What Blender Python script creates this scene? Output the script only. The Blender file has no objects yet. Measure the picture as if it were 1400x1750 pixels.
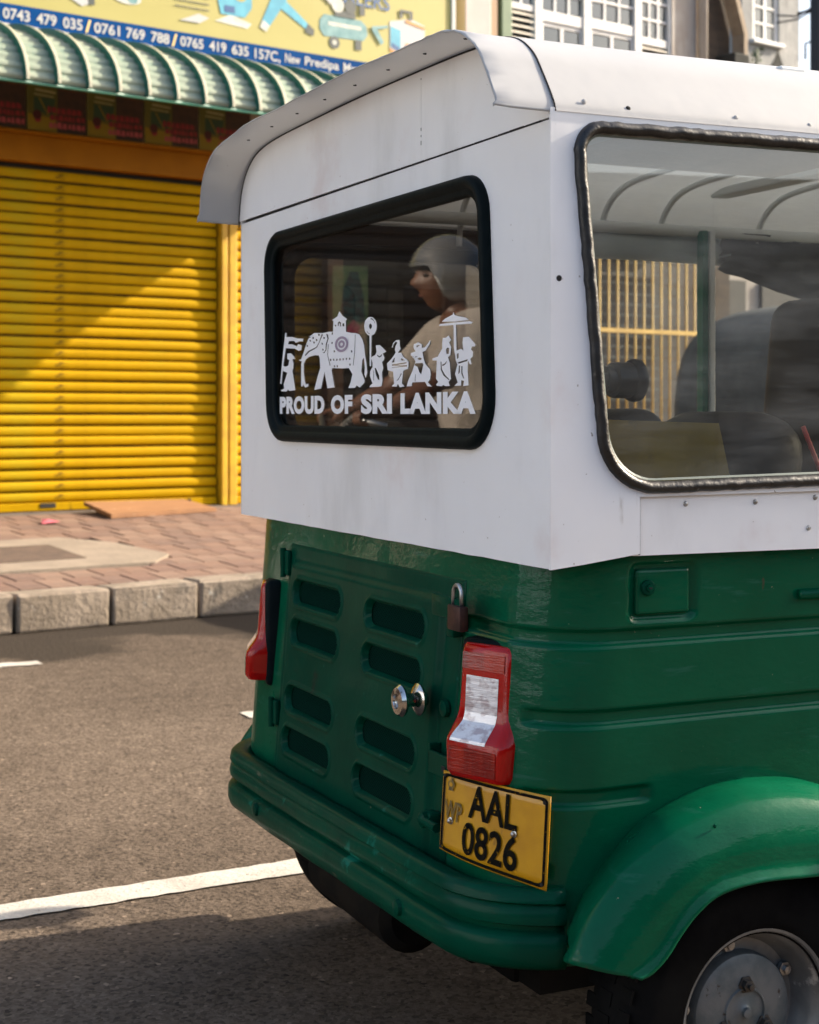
import bpy, bmesh, math, random
from mathutils import Vector, Matrix
from mathutils.geometry import tessellate_polygon

random.seed(7)
scene = bpy.context.scene
COL = scene.collection

# ------------------------------------------------------------------ camera
cam_data = bpy.data.cameras.new('camera')
cam = bpy.data.objects.new('camera', cam_data)
COL.objects.link(cam)
cam.location = (0, 0, 1.07)
cam.rotation_euler = (math.radians(90), 0, 0)
cam_data.sensor_fit = 'HORIZONTAL'
cam_data.sensor_width = 36.0
cam_data.lens = 68.9
cam_data.shift_y = -0.1193
cam_data.clip_start = 0.05
cam_data.clip_end = 2000
cam_data.dof.use_dof = True
cam_data.dof.focus_distance = 2.45
cam_data.dof.aperture_fstop = 10.5
scene.camera = cam

# ------------------------------------------------------------------ sky, sun, exposure
SUN_AZ = Vector((0.925, 0.38)).normalized()
SUN_EL = math.radians(27.0)
world = bpy.data.worlds.new('World')
scene.world = world
world.use_nodes = True
wn = world.node_tree
wn.nodes.clear()
sky = wn.nodes.new('ShaderNodeTexSky')
sky.sky_type = 'NISHITA'
sky.sun_disc = False
sky.sun_elevation = SUN_EL
sky.sun_rotation = math.atan2(SUN_AZ.x, SUN_AZ.y)
sky.dust_density = 4.0
sky.air_density = 1.0
sky.ozone_density = 1.0
bgn = wn.nodes.new('ShaderNodeBackground')
bgn.inputs['Strength'].default_value = 0.11
wout = wn.nodes.new('ShaderNodeOutputWorld')
wn.links.new(sky.outputs[0], bgn.inputs['Color'])
wn.links.new(bgn.outputs[0], wout.inputs['Surface'])

sun_data = bpy.data.lights.new('sun', 'SUN')
sun_data.energy = 3.9
sun_data.angle = math.radians(0.5)
sun_data.color = (1.0, 0.87, 0.70)
sun = bpy.data.objects.new('sun', sun_data)
COL.objects.link(sun)
to_sun = Vector((SUN_AZ.x * math.cos(SUN_EL), SUN_AZ.y * math.cos(SUN_EL), math.sin(SUN_EL)))
sun.rotation_euler = to_sun.to_track_quat('Z', 'Y').to_euler()
sun.location = to_sun * 40

scene.view_settings.view_transform = 'Standard'
scene.view_settings.look = 'None'
scene.view_settings.exposure = 1.62
scene.view_settings.gamma = 1.0
scene.view_settings.use_curve_mapping = False
scene.render.engine = 'CYCLES'
scene.cycles.use_denoising = True
scene.cycles.max_bounces = 7
scene.cycles.diffuse_bounces = 3
scene.cycles.glossy_bounces = 3
scene.cycles.transparent_max_bounces = 16
scene.cycles.caustics_reflective = False
scene.cycles.caustics_refractive = False

# ------------------------------------------------------------------ materials
MATS = {}


def srgb(r, g, b):
    f = lambda c: (c / 255 / 12.92) if c <= 10 else ((c / 255 + 0.055) / 1.055) ** 2.4
    return (f(r), f(g), f(b))


def pm(name, c1, c2=None, scale=4.0, rough=0.5, metal=0.0, bump=0.0, bscale=60.0, bdetail=4, coat=0.0,
       coatr=0.1, spec=0.5, spots=(), rvar=0.0, stretch=(1, 1, 1), bstretch=(1, 1, 1), lo=0.35, hi=0.65, emit=None, trans=0.0):
    """Principled material: two tones mixed by noise, thresholded stains, bump."""
    m = bpy.data.materials.new(name)
    m.use_nodes = True
    nt = m.node_tree
    n = nt.nodes
    b = n['Principled BSDF']
    tc = n.new('ShaderNodeTexCoord')

    def noise(sc, st=(1, 1, 1), det=5.0, r=0.55, off=0.0):
        mp = n.new('ShaderNodeMapping')
        mp.inputs['Scale'].default_value = st
        mp.inputs['Location'].default_value = (off, off * 1.7, off * .6)
        nt.links.new(tc.outputs['Object'], mp.inputs['Vector'])
        t = n.new('ShaderNodeTexNoise')
        t.inputs['Scale'].default_value = sc
        t.inputs['Detail'].default_value = det
        t.inputs['Roughness'].default_value = r
        nt.links.new(mp.outputs[0], t.inputs['Vector'])
        return t.outputs['Fac']

    def ramp(fac, a, c):
        mr = n.new('ShaderNodeMapRange')
        mr.interpolation_type = 'SMOOTHSTEP'
        mr.inputs['From Min'].default_value = a
        mr.inputs['From Max'].default_value = c
        nt.links.new(fac, mr.inputs['Value'])
        return mr.outputs[0]

    def mix(fac, A, B):
        mx = n.new('ShaderNodeMix')
        mx.data_type = 'RGBA'
        nt.links.new(fac, mx.inputs['Factor'])
        for v, k in ((A, 6), (B, 7)):
            if isinstance(v, tuple):
                mx.inputs[k].default_value = (*v[:3], 1)
            else:
                nt.links.new(v, mx.inputs[k])
        return mx.outputs[2]

    col = None
    if c2 is not None:
        f0 = noise(scale, stretch)
        col = mix(ramp(f0, lo, hi), c1, c2)
    else:
        col = c1
    for i, s in enumerate(spots):
        # (colour, scale, lo, hi[, stretch])
        st = s[4] if len(s) > 4 else (1, 1, 1)
        f = ramp(noise(s[1], st, 6.0, 0.6, 3.1 + i * 2.3), s[2], s[3])
        col = mix(f, col, s[0])
    if isinstance(col, tuple):
        b.inputs['Base Color'].default_value = (*col, 1)
    else:
        nt.links.new(col, b.inputs['Base Color'])
    b.inputs['Roughness'].default_value = rough
    if rvar:
        mr = n.new('ShaderNodeMapRange')
        mr.inputs['From Min'].default_value = 0.3
        mr.inputs['From Max'].default_value = 0.7
        mr.inputs['To Min'].default_value = max(0.02, rough - rvar)
        mr.inputs['To Max'].default_value = min(1, rough + rvar)
        nt.links.new(noise(scale * 3 + 5, (1, 1, 1), 6.0, 0.6, 9.0), mr.inputs['Value'])
        nt.links.new(mr.outputs[0], b.inputs['Roughness'])
    b.inputs['Metallic'].default_value = metal
    b.inputs['Specular IOR Level'].default_value = spec
    b.inputs['Coat Weight'].default_value = coat
    b.inputs['Coat Roughness'].default_value = coatr
    if bump:
        bp = n.new('ShaderNodeBump')
        bp.inputs['Strength'].default_value = 1.0
        bp.inputs['Distance'].default_value = bump
        nt.links.new(noise(bscale, bstretch, bdetail, 0.6, 5.5), bp.inputs['Height'])
        nt.links.new(bp.outputs[0], b.inputs['Normal'])
        if coat:
            nt.links.new(bp.outputs[0], b.inputs['Coat Normal'])
    if emit:
        b.inputs['Emission Color'].default_value = (*emit[0], 1)
        b.inputs['Emission Strength'].default_value = emit[1]
    if trans:
        tl = n.new('ShaderNodeBsdfTranslucent')
        tl.inputs['Color'].default_value = (*c1, 1)
        ms = n.new('ShaderNodeMixShader')
        ms.inputs[0].default_value = trans
        nt.links.new(b.outputs[0], ms.inputs[1])
        nt.links.new(tl.outputs[0], ms.inputs[2])
        nt.links.new(ms.outputs[0], n['Material Output'].inputs['Surface'])
    MATS[name] = m
    return m


def glass_mat(name, tint, ior=1.8, haze=0.0, haze_col=(0.6, 0.62, 0.6), streak=None):
    """Window pane: Fresnel mirror over a tinted see-through sheet, with a film of dust and painted reflection haze."""
    m = bpy.data.materials.new(name)
    m.use_nodes = True
    nt = m.node_tree
    n = nt.nodes
    n.clear()
    out = n.new('ShaderNodeOutputMaterial')
    tr = n.new('ShaderNodeBsdfTransparent')
    tr.inputs['Color'].default_value = (*tint, 1)
    gl = n.new('ShaderNodeBsdfGlossy')
    gl.inputs['Roughness'].default_value = 0.0
    # Schlick reflectance of a two-sided pane, the same from either face
    geo = n.new('ShaderNodeNewGeometry')
    dot = n.new('ShaderNodeVectorMath')
    dot.operation = 'DOT_PRODUCT'
    nt.links.new(geo.outputs['Incoming'], dot.inputs[0])
    nt.links.new(geo.outputs['Normal'], dot.inputs[1])

    def mth(op, x, y):
        q = n.new('ShaderNodeMath')
        q.operation = op
        for i, v in enumerate((x, y)):
            if v is None:
                continue
            if isinstance(v, (int, float)):
                q.inputs[i].default_value = v
            else:
                nt.links.new(v, q.inputs[i])
        return q.outputs[0]
    f0 = 2 * ((ior - 1) / (ior + 1)) ** 2
    fr_out = mth('ADD', mth('MULTIPLY', mth('POWER', mth('SUBTRACT', 1.0, mth('ABSOLUTE', dot.outputs['Value'], None)), 5.0), 1 - f0), f0)
    mx = n.new('ShaderNodeMixShader')
    nt.links.new(fr_out, mx.inputs[0])
    nt.links.new(gl.outputs[0], mx.inputs[2])
    if haze:
        df = n.new('ShaderNodeBsdfDiffuse')
        df.inputs['Color'].default_value = (*haze_col, 1)
        hz = n.new('ShaderNodeMixShader')
        tc = n.new('ShaderNodeTexCoord')
        mp = n.new('ShaderNodeMapping')
        mp.inputs['Rotation'].default_value = (0.9, 0, 0)
        mp.inputs['Scale'].default_value = streak or (1, 1, 1)
        t = n.new('ShaderNodeTexNoise')
        t.inputs['Scale'].default_value = 6
        t.inputs['Detail'].default_value = 8
        t.inputs['Roughness'].default_value = 0.68
        mr = n.new('ShaderNodeMapRange')
        mr.inputs['From Min'].default_value = 0.35
        mr.inputs['From Max'].default_value = 0.75
        mr.inputs['To Min'].default_value = haze * 0.3
        mr.inputs['To Max'].default_value = haze * 3.0
        nt.links.new(tc.outputs['Object'], mp.inputs[0])
        nt.links.new(mp.outputs[0], t.inputs['Vector'])
        nt.links.new(t.outputs['Fac'], mr.inputs['Value'])
        wv = n.new('ShaderNodeTexWave')
        wv.wave_type = 'RINGS'
        wv.rings_direction = 'X'
        wv.inputs['Scale'].default_value = 2.2
        wv.inputs['Distortion'].default_value = 5.0
        wv.inputs['Detail'].default_value = 5
        wv.inputs['Detail Scale'].default_value = 2.5
        mp2 = n.new('ShaderNodeMapping')
        mp2.inputs['Location'].default_value = (0, -0.55, -0.75)
        nt.links.new(tc.outputs['Object'], mp2.inputs[0])
        nt.links.new(mp2.outputs[0], wv.inputs['Vector'])
        wr = n.new('ShaderNodeMapRange')
        wr.inputs['To Min'].default_value = 0.6
        wr.inputs['To Max'].default_value = 1.35
        nt.links.new(wv.outputs['Fac'], wr.inputs['Value'])
        nt.links.new(mth('MULTIPLY', mr.outputs[0], wr.outputs[0]), hz.inputs[0])
        nt.links.new(tr.outputs[0], hz.inputs[1])
        nt.links.new(df.outputs[0], hz.inputs[2])
        nt.links.new(hz.outputs[0], mx.inputs[1])
    else:
        nt.links.new(tr.outputs[0], mx.inputs[1])
    nt.links.new(mx.outputs[0], out.inputs['Surface'])
    MATS[name] = m
    return m


GREEN = (0.0008, 0.072, 0.032)
pm('green_paint', GREEN, (0.001, 0.088, 0.040), 5, rough=0.36, spec=0.03, coat=0.32, coatr=0.05, bump=0.0009, bscale=22,
   bstretch=(1, 1, 2.2), rvar=0.1,
   spots=[((0.008, 0.115, 0.08), 9, 0.66, 0.80), ((0.30, 0.30, 0.2), 75, 0.72, 0.75), ((0.012, 0.10, 0.06), 30, 0.60, 0.72, (.3, .3, 2)), ((0.05, 0.06, 0.035), 26, 0.70, 0.76, (1, 1, .5))])
pm('green_dull', (0.0007, 0.052, 0.028), (0.0007, 0.042, 0.023), 7, rough=0.42, spec=0.02, coat=0.08, coatr=0.12, bump=0.0007, bscale=35,
   spots=[((0.02, 0.15, 0.11), 18, 0.66, 0.74), ((0.16, 0.16, 0.11), 60, 0.73, 0.77), ((0.02, 0.03, 0.02), 12, 0.62, 0.78)])
pm('green_bumper', (0.0008, 0.060, 0.031), (0.001, 0.046, 0.025), 8, rough=0.42, spec=0.02, coat=0.12, coatr=0.12, bump=0.0012, bscale=24,
   spots=[((0.10, 0.11, 0.07), 30, 0.66, 0.72, (.3, 1, 1.6)), ((0.008, 0.15, 0.10), 12, 0.62, 0.72), ((0.02, 0.022, 0.018), 9, 0.64, 0.8)])
pm('white_sheet', (0.90, 0.895, 0.895), (0.85, 0.845, 0.85), 2.2, rough=0.42, coat=0.15, coatr=0.25, bump=0.0045, bscale=4.5, bdetail=3,
   spots=[((0.80, 0.74, 0.73), 3.2, 0.56, 0.72), ((0.45, 0.44, 0.42), 45, 0.72, 0.78), ((0.74, 0.735, 0.73), 5, 0.52, 0.78, (1, 1, .35)), ((0.55, 0.52, 0.48), 16, 0.68, 0.80, (1.4, 1.4, .35)), ((0.36, 0.31, 0.26), 90, 0.70, 0.74)])
pm('white_roof', (0.60, 0.60, 0.60), (0.55, 0.55, 0.555), 3, rough=0.4, coat=0.1, bump=0.0016, bscale=9, bdetail=3,
   spots=[((0.5, 0.48, 0.45), 38, 0.72, 0.8)], trans=0.35)
pm('seam_dark', (0.015, 0.013, 0.012), rough=0.9)
pm('rust', (0.10, 0.045, 0.025), (0.05, 0.025, 0.018), 40, rough=0.9)
pm('rubber', (0.004, 0.008, 0.009), (0.006, 0.010, 0.011), 30, rough=0.5, spec=0.05, bump=0.0004, bscale=80)
pm('rubber_old', (0.011, 0.011, 0.011), (0.022, 0.02, 0.019), 24, rough=0.4, bump=0.0018, bscale=55, rvar=0.15,
   spots=[((0.22, 0.20, 0.17), 60, 0.68, 0.74), ((0.12, 0.10, 0.08), 22, 0.66, 0.72)])
pm('black_plastic', (0.004, 0.004, 0.0045), rough=0.3, spec=0.25)
pm('black_matte', (0.005, 0.005, 0.005), (0.008, 0.007, 0.006), 12, rough=0.9, spec=0.02)
pm('tyre', (0.004, 0.004, 0.0042), (0.008, 0.0078, 0.0075), 14, rough=0.85, spec=0.04, bump=0.0006, bscale=90)
pm('rim_paint', (0.22, 0.225, 0.22), (0.13, 0.135, 0.135), 14, rough=0.42, metal=0.35, bump=0.0006, bscale=50,
   spots=[((0.40, 0.40, 0.38), 18, 0.6, 0.68), ((0.06, 0.045, 0.03), 30, 0.66, 0.72)])
pm('hub_paint', (0.10, 0.12, 0.125), (0.17, 0.18, 0.18), 22, rough=0.45, metal=0.35, bump=0.0008, bscale=60,
   spots=[((0.42, 0.42, 0.40), 16, 0.62, 0.69), ((0.05, 0.035, 0.025), 34, 0.64, 0.7)])
pm('steel_dark', (0.10, 0.095, 0.09), (0.05, 0.045, 0.04), 40, rough=0.4, metal=0.8)
pm('chrome', (0.62, 0.60, 0.57), (0.45, 0.42, 0.38), 30, rough=0.16, metal=1.0, spots=[((0.16, 0.12, 0.09), 60, 0.64, 0.72)])
pm('zinc', (0.5, 0.5, 0.5), (0.3, 0.3, 0.3), 60, rough=0.35, metal=0.9)
pm('lens_red', (0.46, 0.005, 0.003), (0.34, 0.003, 0.002), 8, rough=0.14, spec=0.2, coat=0.35, coatr=0.04, bump=0.0002, bscale=30)
pm('lens_red_deep', (0.20, 0.003, 0.002), (0.42, 0.016, 0.004), 26, spec=0.2, rough=0.12, stretch=(1, 1, .2), bump=0.0005, bscale=60, bstretch=(.3, 1, 5), coat=0.8, coatr=0.05)
pm('lens_clear', (0.78, 0.75, 0.75), (0.46, 0.38, 0.38), 60, rough=0.08, metal=0.15, coat=1.0, coatr=0.02, stretch=(.8, 1, 1.3), lo=0.45, hi=0.62, bump=0.0008, bscale=45, bstretch=(.3, 1, 4))
pm('plate_yellow', (0.66, 0.32, 0.004), (0.56, 0.255, 0.004), 14, rough=0.42, coat=0.3, bump=0.0006, bscale=20,
   spots=[((0.30, 0.14, 0.015), 26, 0.62, 0.72), ((0.06, 0.045, 0.02), 80, 0.72, 0.76)])
pm('plate_black', (0.004, 0.004, 0.004), (0.012, 0.010, 0.006), 90, rough=0.7, spec=0.05, spots=[((0.34, 0.17, 0.006), 120, 0.655, 0.68)])
pm('plate_worn', (0.30, 0.17, 0.02), (0.09, 0.06, 0.02), 110, rough=0.5)
pm('brass_brown', (0.065, 0.026, 0.02), (0.035, 0.016, 0.014), 60, rough=0.5, metal=0.5, bump=0.0005, bscale=90)
pm('decal_white', (0.86, 0.86, 0.89), rough=0.5)
pm('decal_purple', (0.33, 0.26, 0.36), rough=0.5)
pm('liner', (0.84, 0.86, 0.87), (0.79, 0.81, 0.82), 6, rough=0.8, trans=0.5)
pm('liner_board', (0.66, 0.60, 0.56), (0.74, 0.68, 0.64), 160, rough=0.9, trans=0.5)
pm('rail_grey', (0.70, 0.73, 0.73), rough=0.5)
pm('canvas_grey', (0.42, 0.48, 0.50), (0.48, 0.54, 0.55), 8, rough=0.85)
pm('canvas_dark', (0.03, 0.034, 0.034), (0.05, 0.054, 0.052), 12, rough=0.8, bump=0.003, bscale=14)
pm('seat_black', (0.008, 0.009, 0.009), (0.014, 0.014, 0.014), 20, rough=0.5, spec=0.15, bump=0.0006, bscale=120)
pm('seat_brown', (0.009, 0.008, 0.0075), (0.016, 0.013, 0.011), 8, rough=0.5, spec=0.15)
pm('red_trim', (0.5, 0.05, 0.03), rough=0.5)
pm('yellow_board', (0.20, 0.13, 0.008), (0.15, 0.095, 0.006), 9, rough=0.6, spots=[((0.07, 0.05, 0.015), 14, 0.55, 0.7)])
pm('muffler', (0.006, 0.0055, 0.005), (0.014, 0.011, 0.008), 20, rough=0.8, spec=0.08)
glass_mat('glass_rear', (0.66, 0.65, 0.62), ior=1.7, haze=0.004)
glass_mat('glass_far', (0.20, 0.21, 0.19), ior=1.5)
glass_mat('glass_side', (0.88, 0.92, 0.90), ior=1.75, haze=0.07, haze_col=(0.55, 0.57, 0.55), streak=(1, .5, 3.5))  # haze: dirt plus pale street reflections, painted as diffuse colour

# ------------------------------------------------------------------ helpers


def link(name, me, mat=None, parent=None, smooth=False):
    o = bpy.data.objects.new(name, me)
    COL.objects.link(o)
    if mat is not None:
        for mm in (mat if isinstance(mat, (list, tuple)) else [mat]):
            me.materials.append(MATS[mm] if isinstance(mm, str) else mm)
    if parent is not None:
        o.parent = parent
    if smooth:
        me.polygons.foreach_set('use_smooth', [True] * len(me.polygons))
    return o


def from_data(name, v, f, mat=None, parent=None, smooth=False, fix=True):
    me = bpy.data.meshes.new(name)
    me.from_pydata([tuple(p) for p in v], [], f)
    if fix:
        bm = bmesh.new()
        bm.from_mesh(me)
        bmesh.ops.recalc_face_normals(bm, faces=bm.faces)
        bm.to_mesh(me)
        bm.free()
    me.update()
    return link(name, me, mat, parent, smooth)


def from_bm(name, bm, mat=None, parent=None, smooth=False):
    bmesh.ops.recalc_face_normals(bm, faces=bm.faces)
    me = bpy.data.meshes.new(name)
    bm.to_mesh(me)
    bm.free()
    return link(name, me, mat, parent, smooth)


def bm_box(bm, lo, hi, bevel=0.0, seg=2, mat_index=0):
    lo, hi = Vector(lo), Vector(hi)
    r = bmesh.ops.create_cube(bm, size=1.0)
    vs = r['verts']
    bmesh.ops.scale(bm, vec=hi - lo, verts=vs)
    bmesh.ops.translate(bm, vec=(lo + hi) / 2, verts=vs)
    fs = set()
    for v in vs:
        for f in v.link_faces:
            fs.add(f)
            f.material_index = mat_index
    if bevel:
        es = set(e for f in fs for e in f.edges)
        bmesh.ops.bevel(bm, geom=list(es), offset=bevel, segments=seg, affect='EDGES', profile=0.5)
    return vs


def box(name, lo, hi, mat, parent=None, bevel=0.0, seg=2):
    bm = bmesh.new()
    bm_box(bm, lo, hi, bevel, seg)
    return from_bm(name, bm, mat, parent, smooth=False)


def bm_tube(bm, path, radius, n=10, cap=True, closed=False):
    path = [Vector(p) for p in path]
    rad = radius if isinstance(radius, (list, tuple)) else [radius] * len(path)
    rings = []
    up = Vector((0, 0, 1))
    prev = None
    N = len(path)
    for i, p in enumerate(path):
        if closed:
            d = path[(i + 1) % N] - path[i - 1]
        else:
            d = path[min(i + 1, N - 1)] - path[max(i - 1, 0)]
        d.normalize()
        if prev is None:
            a = up if abs(d.dot(up)) < 0.9 else Vector((1, 0, 0))
            u = d.cross(a).normalized()
        else:
            u = (prev - d * prev.dot(d)).normalized()
        prev = u
        w = d.cross(u)
        rings.append([bm.verts.new(p + (u * math.cos(t) + w * math.sin(t)) * rad[i]) for t in [2 * math.pi * k / n for k in range(n)]])
    M = N if closed else N - 1
    for i in range(M):
        a, b = rings[i], rings[(i + 1) % N]
        for k in range(n):
            bm.faces.new((a[k], a[(k + 1) % n], b[(k + 1) % n], b[k]))
    if cap and not closed:
        bm.faces.new(rings[0])
        bm.faces.new(rings[-1][::-1])


def tube(name, path, radius, mat, parent=None, n=10, closed=False):
    bm = bmesh.new()
    bm_tube(bm, path, radius, n, True, closed)
    return from_bm(name, bm, mat, parent, True)


def bm_lathe(bm, prof, n=32, center=(0, 0, 0), axis='Y', flip=1, cap=(1, 1)):
    """prof: list of (radius, along)."""
    c = Vector(center)
    rings = []
    for r, a in prof:
        ring = []
        for k in range(n):
            t = 2 * math.pi * k / n
            u, w = r * math.cos(t), r * math.sin(t)
            if axis == 'Y':
                p = Vector((u, a * flip, w))
            elif axis == 'X':
                p = Vector((a * flip, u, w))
            else:
                p = Vector((u, w, a * flip))
            ring.append(bm.verts.new(c + p))
        rings.append(ring)
    for i in range(len(rings) - 1):
        a, b = rings[i], rings[i + 1]
        for k in range(n):
            bm.faces.new((a[k], a[(k + 1) % n], b[(k + 1) % n], b[k]))
    if cap[0]:
        bm.faces.new(rings[0])
    if cap[1]:
        bm.faces.new(rings[-1][::-1])


def lathe(name, prof, mat, parent=None, n=32, center=(0, 0, 0), axis='Y', flip=1, smooth=True, cap=(1, 1)):
    bm = bmesh.new()
    bm_lathe(bm, prof, n, center, axis, flip, cap)
    o = from_bm(name, bm, mat, parent, smooth)
    if smooth:
        auto_smooth(o, 40)
    return o


def auto_smooth(o, deg=35):
    me = o.data
    bm = bmesh.new()
    bm.from_mesh(me)
    lim = math.radians(deg)
    for e in bm.edges:
        if len(e.link_faces) == 2:
            e.smooth = e.calc_face_angle(0) < lim
    for f in bm.faces:
        f.smooth = True
    bm.to_mesh(me)
    bm.free()


def plane_map(plane):
    """2-D (a, b, out) -> 3-D: 'rear' out = -y, 'side' out = +x, 'front' as street wall."""
    if plane == 'rear':
        return lambda a, b, o: Vector((a, -o, b))
    if plane == 'side':
        return lambda a, b, o: Vector((o, a, b))
    return lambda a, b, o: Vector((a, b, o))


def sheet(name, outer, holes, plane, out, thick, mat, parent=None):
    """Flat sheet with holes, front at `out`, back at out - thick, with edge walls."""
    mp = plane_map(plane)
    loops = [outer] + list(holes)
    tris = tessellate_polygon([[Vector((p[0], p[1], 0)) for p in l] for l in loops])
    pts = [p for l in loops for p in l]
    n = len(pts)
    v = [mp(p[0], p[1], out) for p in pts] + [mp(p[0], p[1], out - thick) for p in pts]
    f = [tuple(t) for t in tris] + [tuple(i + n for i in t[::-1]) for t in tris]
    if thick:
        k = 0
        for l in loops:
            m = len(l)
            for i in range(m):
                a, b = k + i, k + (i + 1) % m
                f.append((a, b, b + n, a + n))
            k += m
    else:
        v = v[:n]
        f = f[:len(tris)]
    return from_data(name, v, f, mat, parent)


def rounded(corners, radii, n=8):
    """Polygon with rounded corners."""
    out = []
    N = len(corners)
    for i in range(N):
        p = Vector(corners[i])
        a = (Vector(corners[i - 1]) - p).normalized()
        b = (Vector(corners[(i + 1) % N]) - p).normalized()
        r = radii[i] if isinstance(radii, (list, tuple)) else radii
        ang = a.angle(b)
        d = r / math.tan(ang / 2)
        p0, p1 = p + a * d, p + b * d
        c = p + (a + b).normalized() * (r / math.sin(ang / 2))
        v0, v1 = p0 - c, p1 - c
        a0 = math.atan2(v0.y, v0.x)
        da = math.atan2(v0.x * v1.y - v0.y * v1.x, v0.dot(v1))
        for k in range(n + 1):
            t = a0 + da * k / n
            out.append((c.x + r * math.cos(t), c.y + r * math.sin(t)))
    return out


def offset_poly(poly, d):
    N = len(poly)
    area = sum(poly[i][0] * poly[(i + 1) % N][1] - poly[(i + 1) % N][0] * poly[i][1] for i in range(N))
    s = 1 if area > 0 else -1
    res = []
    for i in range(N):
        a = Vector(poly[i - 1])
        b = Vector(poly[(i + 1) % N])
        t = (b - a).normalized()
        nrm = Vector((t.y, -t.x)) * s
        res.append((poly[i][0] + nrm.x * d, poly[i][1] + nrm.y * d))
    return res


def sweep_loop(name, poly, prof, plane, base, mat, parent=None, wob=0.0):
    """Sweep profile [(in-plane outward, out-of-plane)] along closed polygon."""
    mp = plane_map(plane)
    N = len(poly)
    M = len(prof)
    v = []
    offs = [offset_poly(poly, a) for a, _ in prof]
    for i in range(N):
        j = random.uniform(-wob, wob)
        for k in range(M):
            q = offs[k][i]
            v.append(mp(q[0] + j, q[1] + j, base + prof[k][1] + j * .5))
    f = []
    for i in range(N):
        for k in range(M):
            a = i * M + k
            b = i * M + (k + 1) % M
            c = ((i + 1) % N) * M + (k + 1) % M
            d = ((i + 1) % N) * M + k
            f.append((a, b, c, d))
    return from_data(name, v, f, mat, parent, True)


def catmull(pts, n=6):
    pts = [Vector(p) for p in pts]
    P = [pts[0] * 2 - pts[1]] + pts + [pts[-1] * 2 - pts[-2]]
    out = []
    for i in range(1, len(P) - 2):
        for k in range(n):
            t = k / n
            a, b, c, d = P[i - 1], P[i], P[i + 1], P[i + 2]
            out.append(0.5 * ((2 * b) + (c - a) * t + (2 * a - 5 * b + 4 * c - d) * t * t + (3 * b - a - 3 * c + d) * t ** 3))
    out.append(pts[-1])
    return out


def loft(name, rows, mat, parent=None, smooth=True, close=False, thick=0.0):
    n = len(rows[0])
    v = [p for r in rows for p in r]
    f = []
    for i in range(len(rows) - 1):
        for k in range(n - 1 + (1 if close else 0)):
            f.append((i * n + k, i * n + (k + 1) % n, (i + 1) * n + (k + 1) % n, (i + 1) * n + k))
    o = from_data(name, v, f, mat, parent, smooth)
    if thick:
        md = o.modifiers.new('thickness', 'SOLIDIFY')
        md.thickness = thick
        md.offset = -1
    return o


def sstep(a, b, x):
    if a == b:
        return 1.0 if x >= a else 0.0
    t = max(0.0, min(1.0, (x - a) / (b - a)))
    return t * t * (3 - 2 * t)


def text_tris(s, bold=0.0, spacing=1.0):
    """Outline of a line of text as flat triangles, normalised to cap height 1, from x = 0."""
    cu = bpy.data.curves.new('t', 'FONT')
    cu.body = s
    cu.size = 1.0
    cu.offset = bold
    cu.space_character = spacing
    cu.resolution_u = 4
    cu.fill_mode = 'FRONT'
    ob = bpy.data.objects.new('t', cu)
    COL.objects.link(ob)
    dg = bpy.context.evaluated_depsgraph_get()
    me = bpy.data.meshes.new_from_object(ob.evaluated_get(dg))
    v = [(p.co.x, p.co.y) for p in me.vertices]
    f = [tuple(p.vertices) for p in me.polygons]
    bpy.data.objects.remove(ob)
    bpy.data.meshes.remove(me)
    bpy.data.curves.remove(cu)
    return v, f


def tag(o, label, cat, group=None):
    o['label'] = label
    o['category'] = cat
    if group:
        o['group'] = group
    return o


def struct(o):
    o['kind'] = 'structure'
    return o


def empty(name, loc=(0, 0, 0), rz=0.0, parent=None):
    o = bpy.data.objects.new(name, None)
    o.empty_display_size = 0.1
    COL.objects.link(o)
    o.location = loc
    o.rotation_euler = (0, 0, rz)
    o.parent = parent
    return o


def copy_obj(src, parent=None):
    c = src.copy()
    COL.objects.link(c)
    c.parent = parent
    return c

# ================================================================== THE AUTO RICKSHAW
# local frame: x to its right side, y forward, z up; rear panel at y = 0
TUK = empty('auto_rickshaw', (-0.0804, 2.681, 0), math.radians(-65.2))
tag(TUK, 'green and white three-wheeled auto rickshaw seen from behind in the foreground', 'auto rickshaw')


def y_rear(z):
    return 0.012 + 0.085 * (z - 0.86)


def half_w(z):
    return 0.62 - 0.032 * (0.86 - z)


CR = 0.12  # corner radius of the tub in plan
WC = Vector((0.62, 0.306, 0.218))  # near rear wheel centre

# ---- lower tub -------------------------------------------------------------
zs = [0.309 + 0.003 * i for i in range(189)]
cols = []  # (kind, parameter, q)
for yy in (2.0, 1.5, 1.0, 0.7, 0.5, 0.35, 0.25):
    cols.append(('fs', yy))
for i in range(11):
    cols.append(('fa', i / 10))
for i in range(1, 40):
    cols.append(('r', i / 40))
for i in range(33):
    cols.append(('na', i / 32))
yy = 0.005
while yy < 0.56:
    cols.append(('ns', yy))
    yy += 0.005
for d in (0.6, 0.7, 0.9, 1.2, 1.5, 1.85):
    cols.append(('ns', d))


def groove(q, z, z0, z1, q0, q1, depth):
    w = sstep(q0 - 0.012, q0 + 0.012, q) * (1 - sstep(q1 - 0.012, q1 + 0.012, q))
    if w <= 0:
        return 0.0
    return depth * w * sstep(z0 - 0.002, z0 + 0.004, z) * (1 - sstep(z1 - 0.004, z1 + 0.002, z))


def lid_ring(q, z):
    cx, cz, hx, hz, r = 0.195, 0.822, 0.049, 0.035, 0.008
    dx, dz = abs(q - cx) - (hx - r), abs(z - cz) - (hz - r)
    d = math.hypot(max(dx, 0), max(dz, 0)) + min(max(dx, dz), 0) - r
    return 0.007 * (1 - sstep(0.002, 0.009, d))


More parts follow.
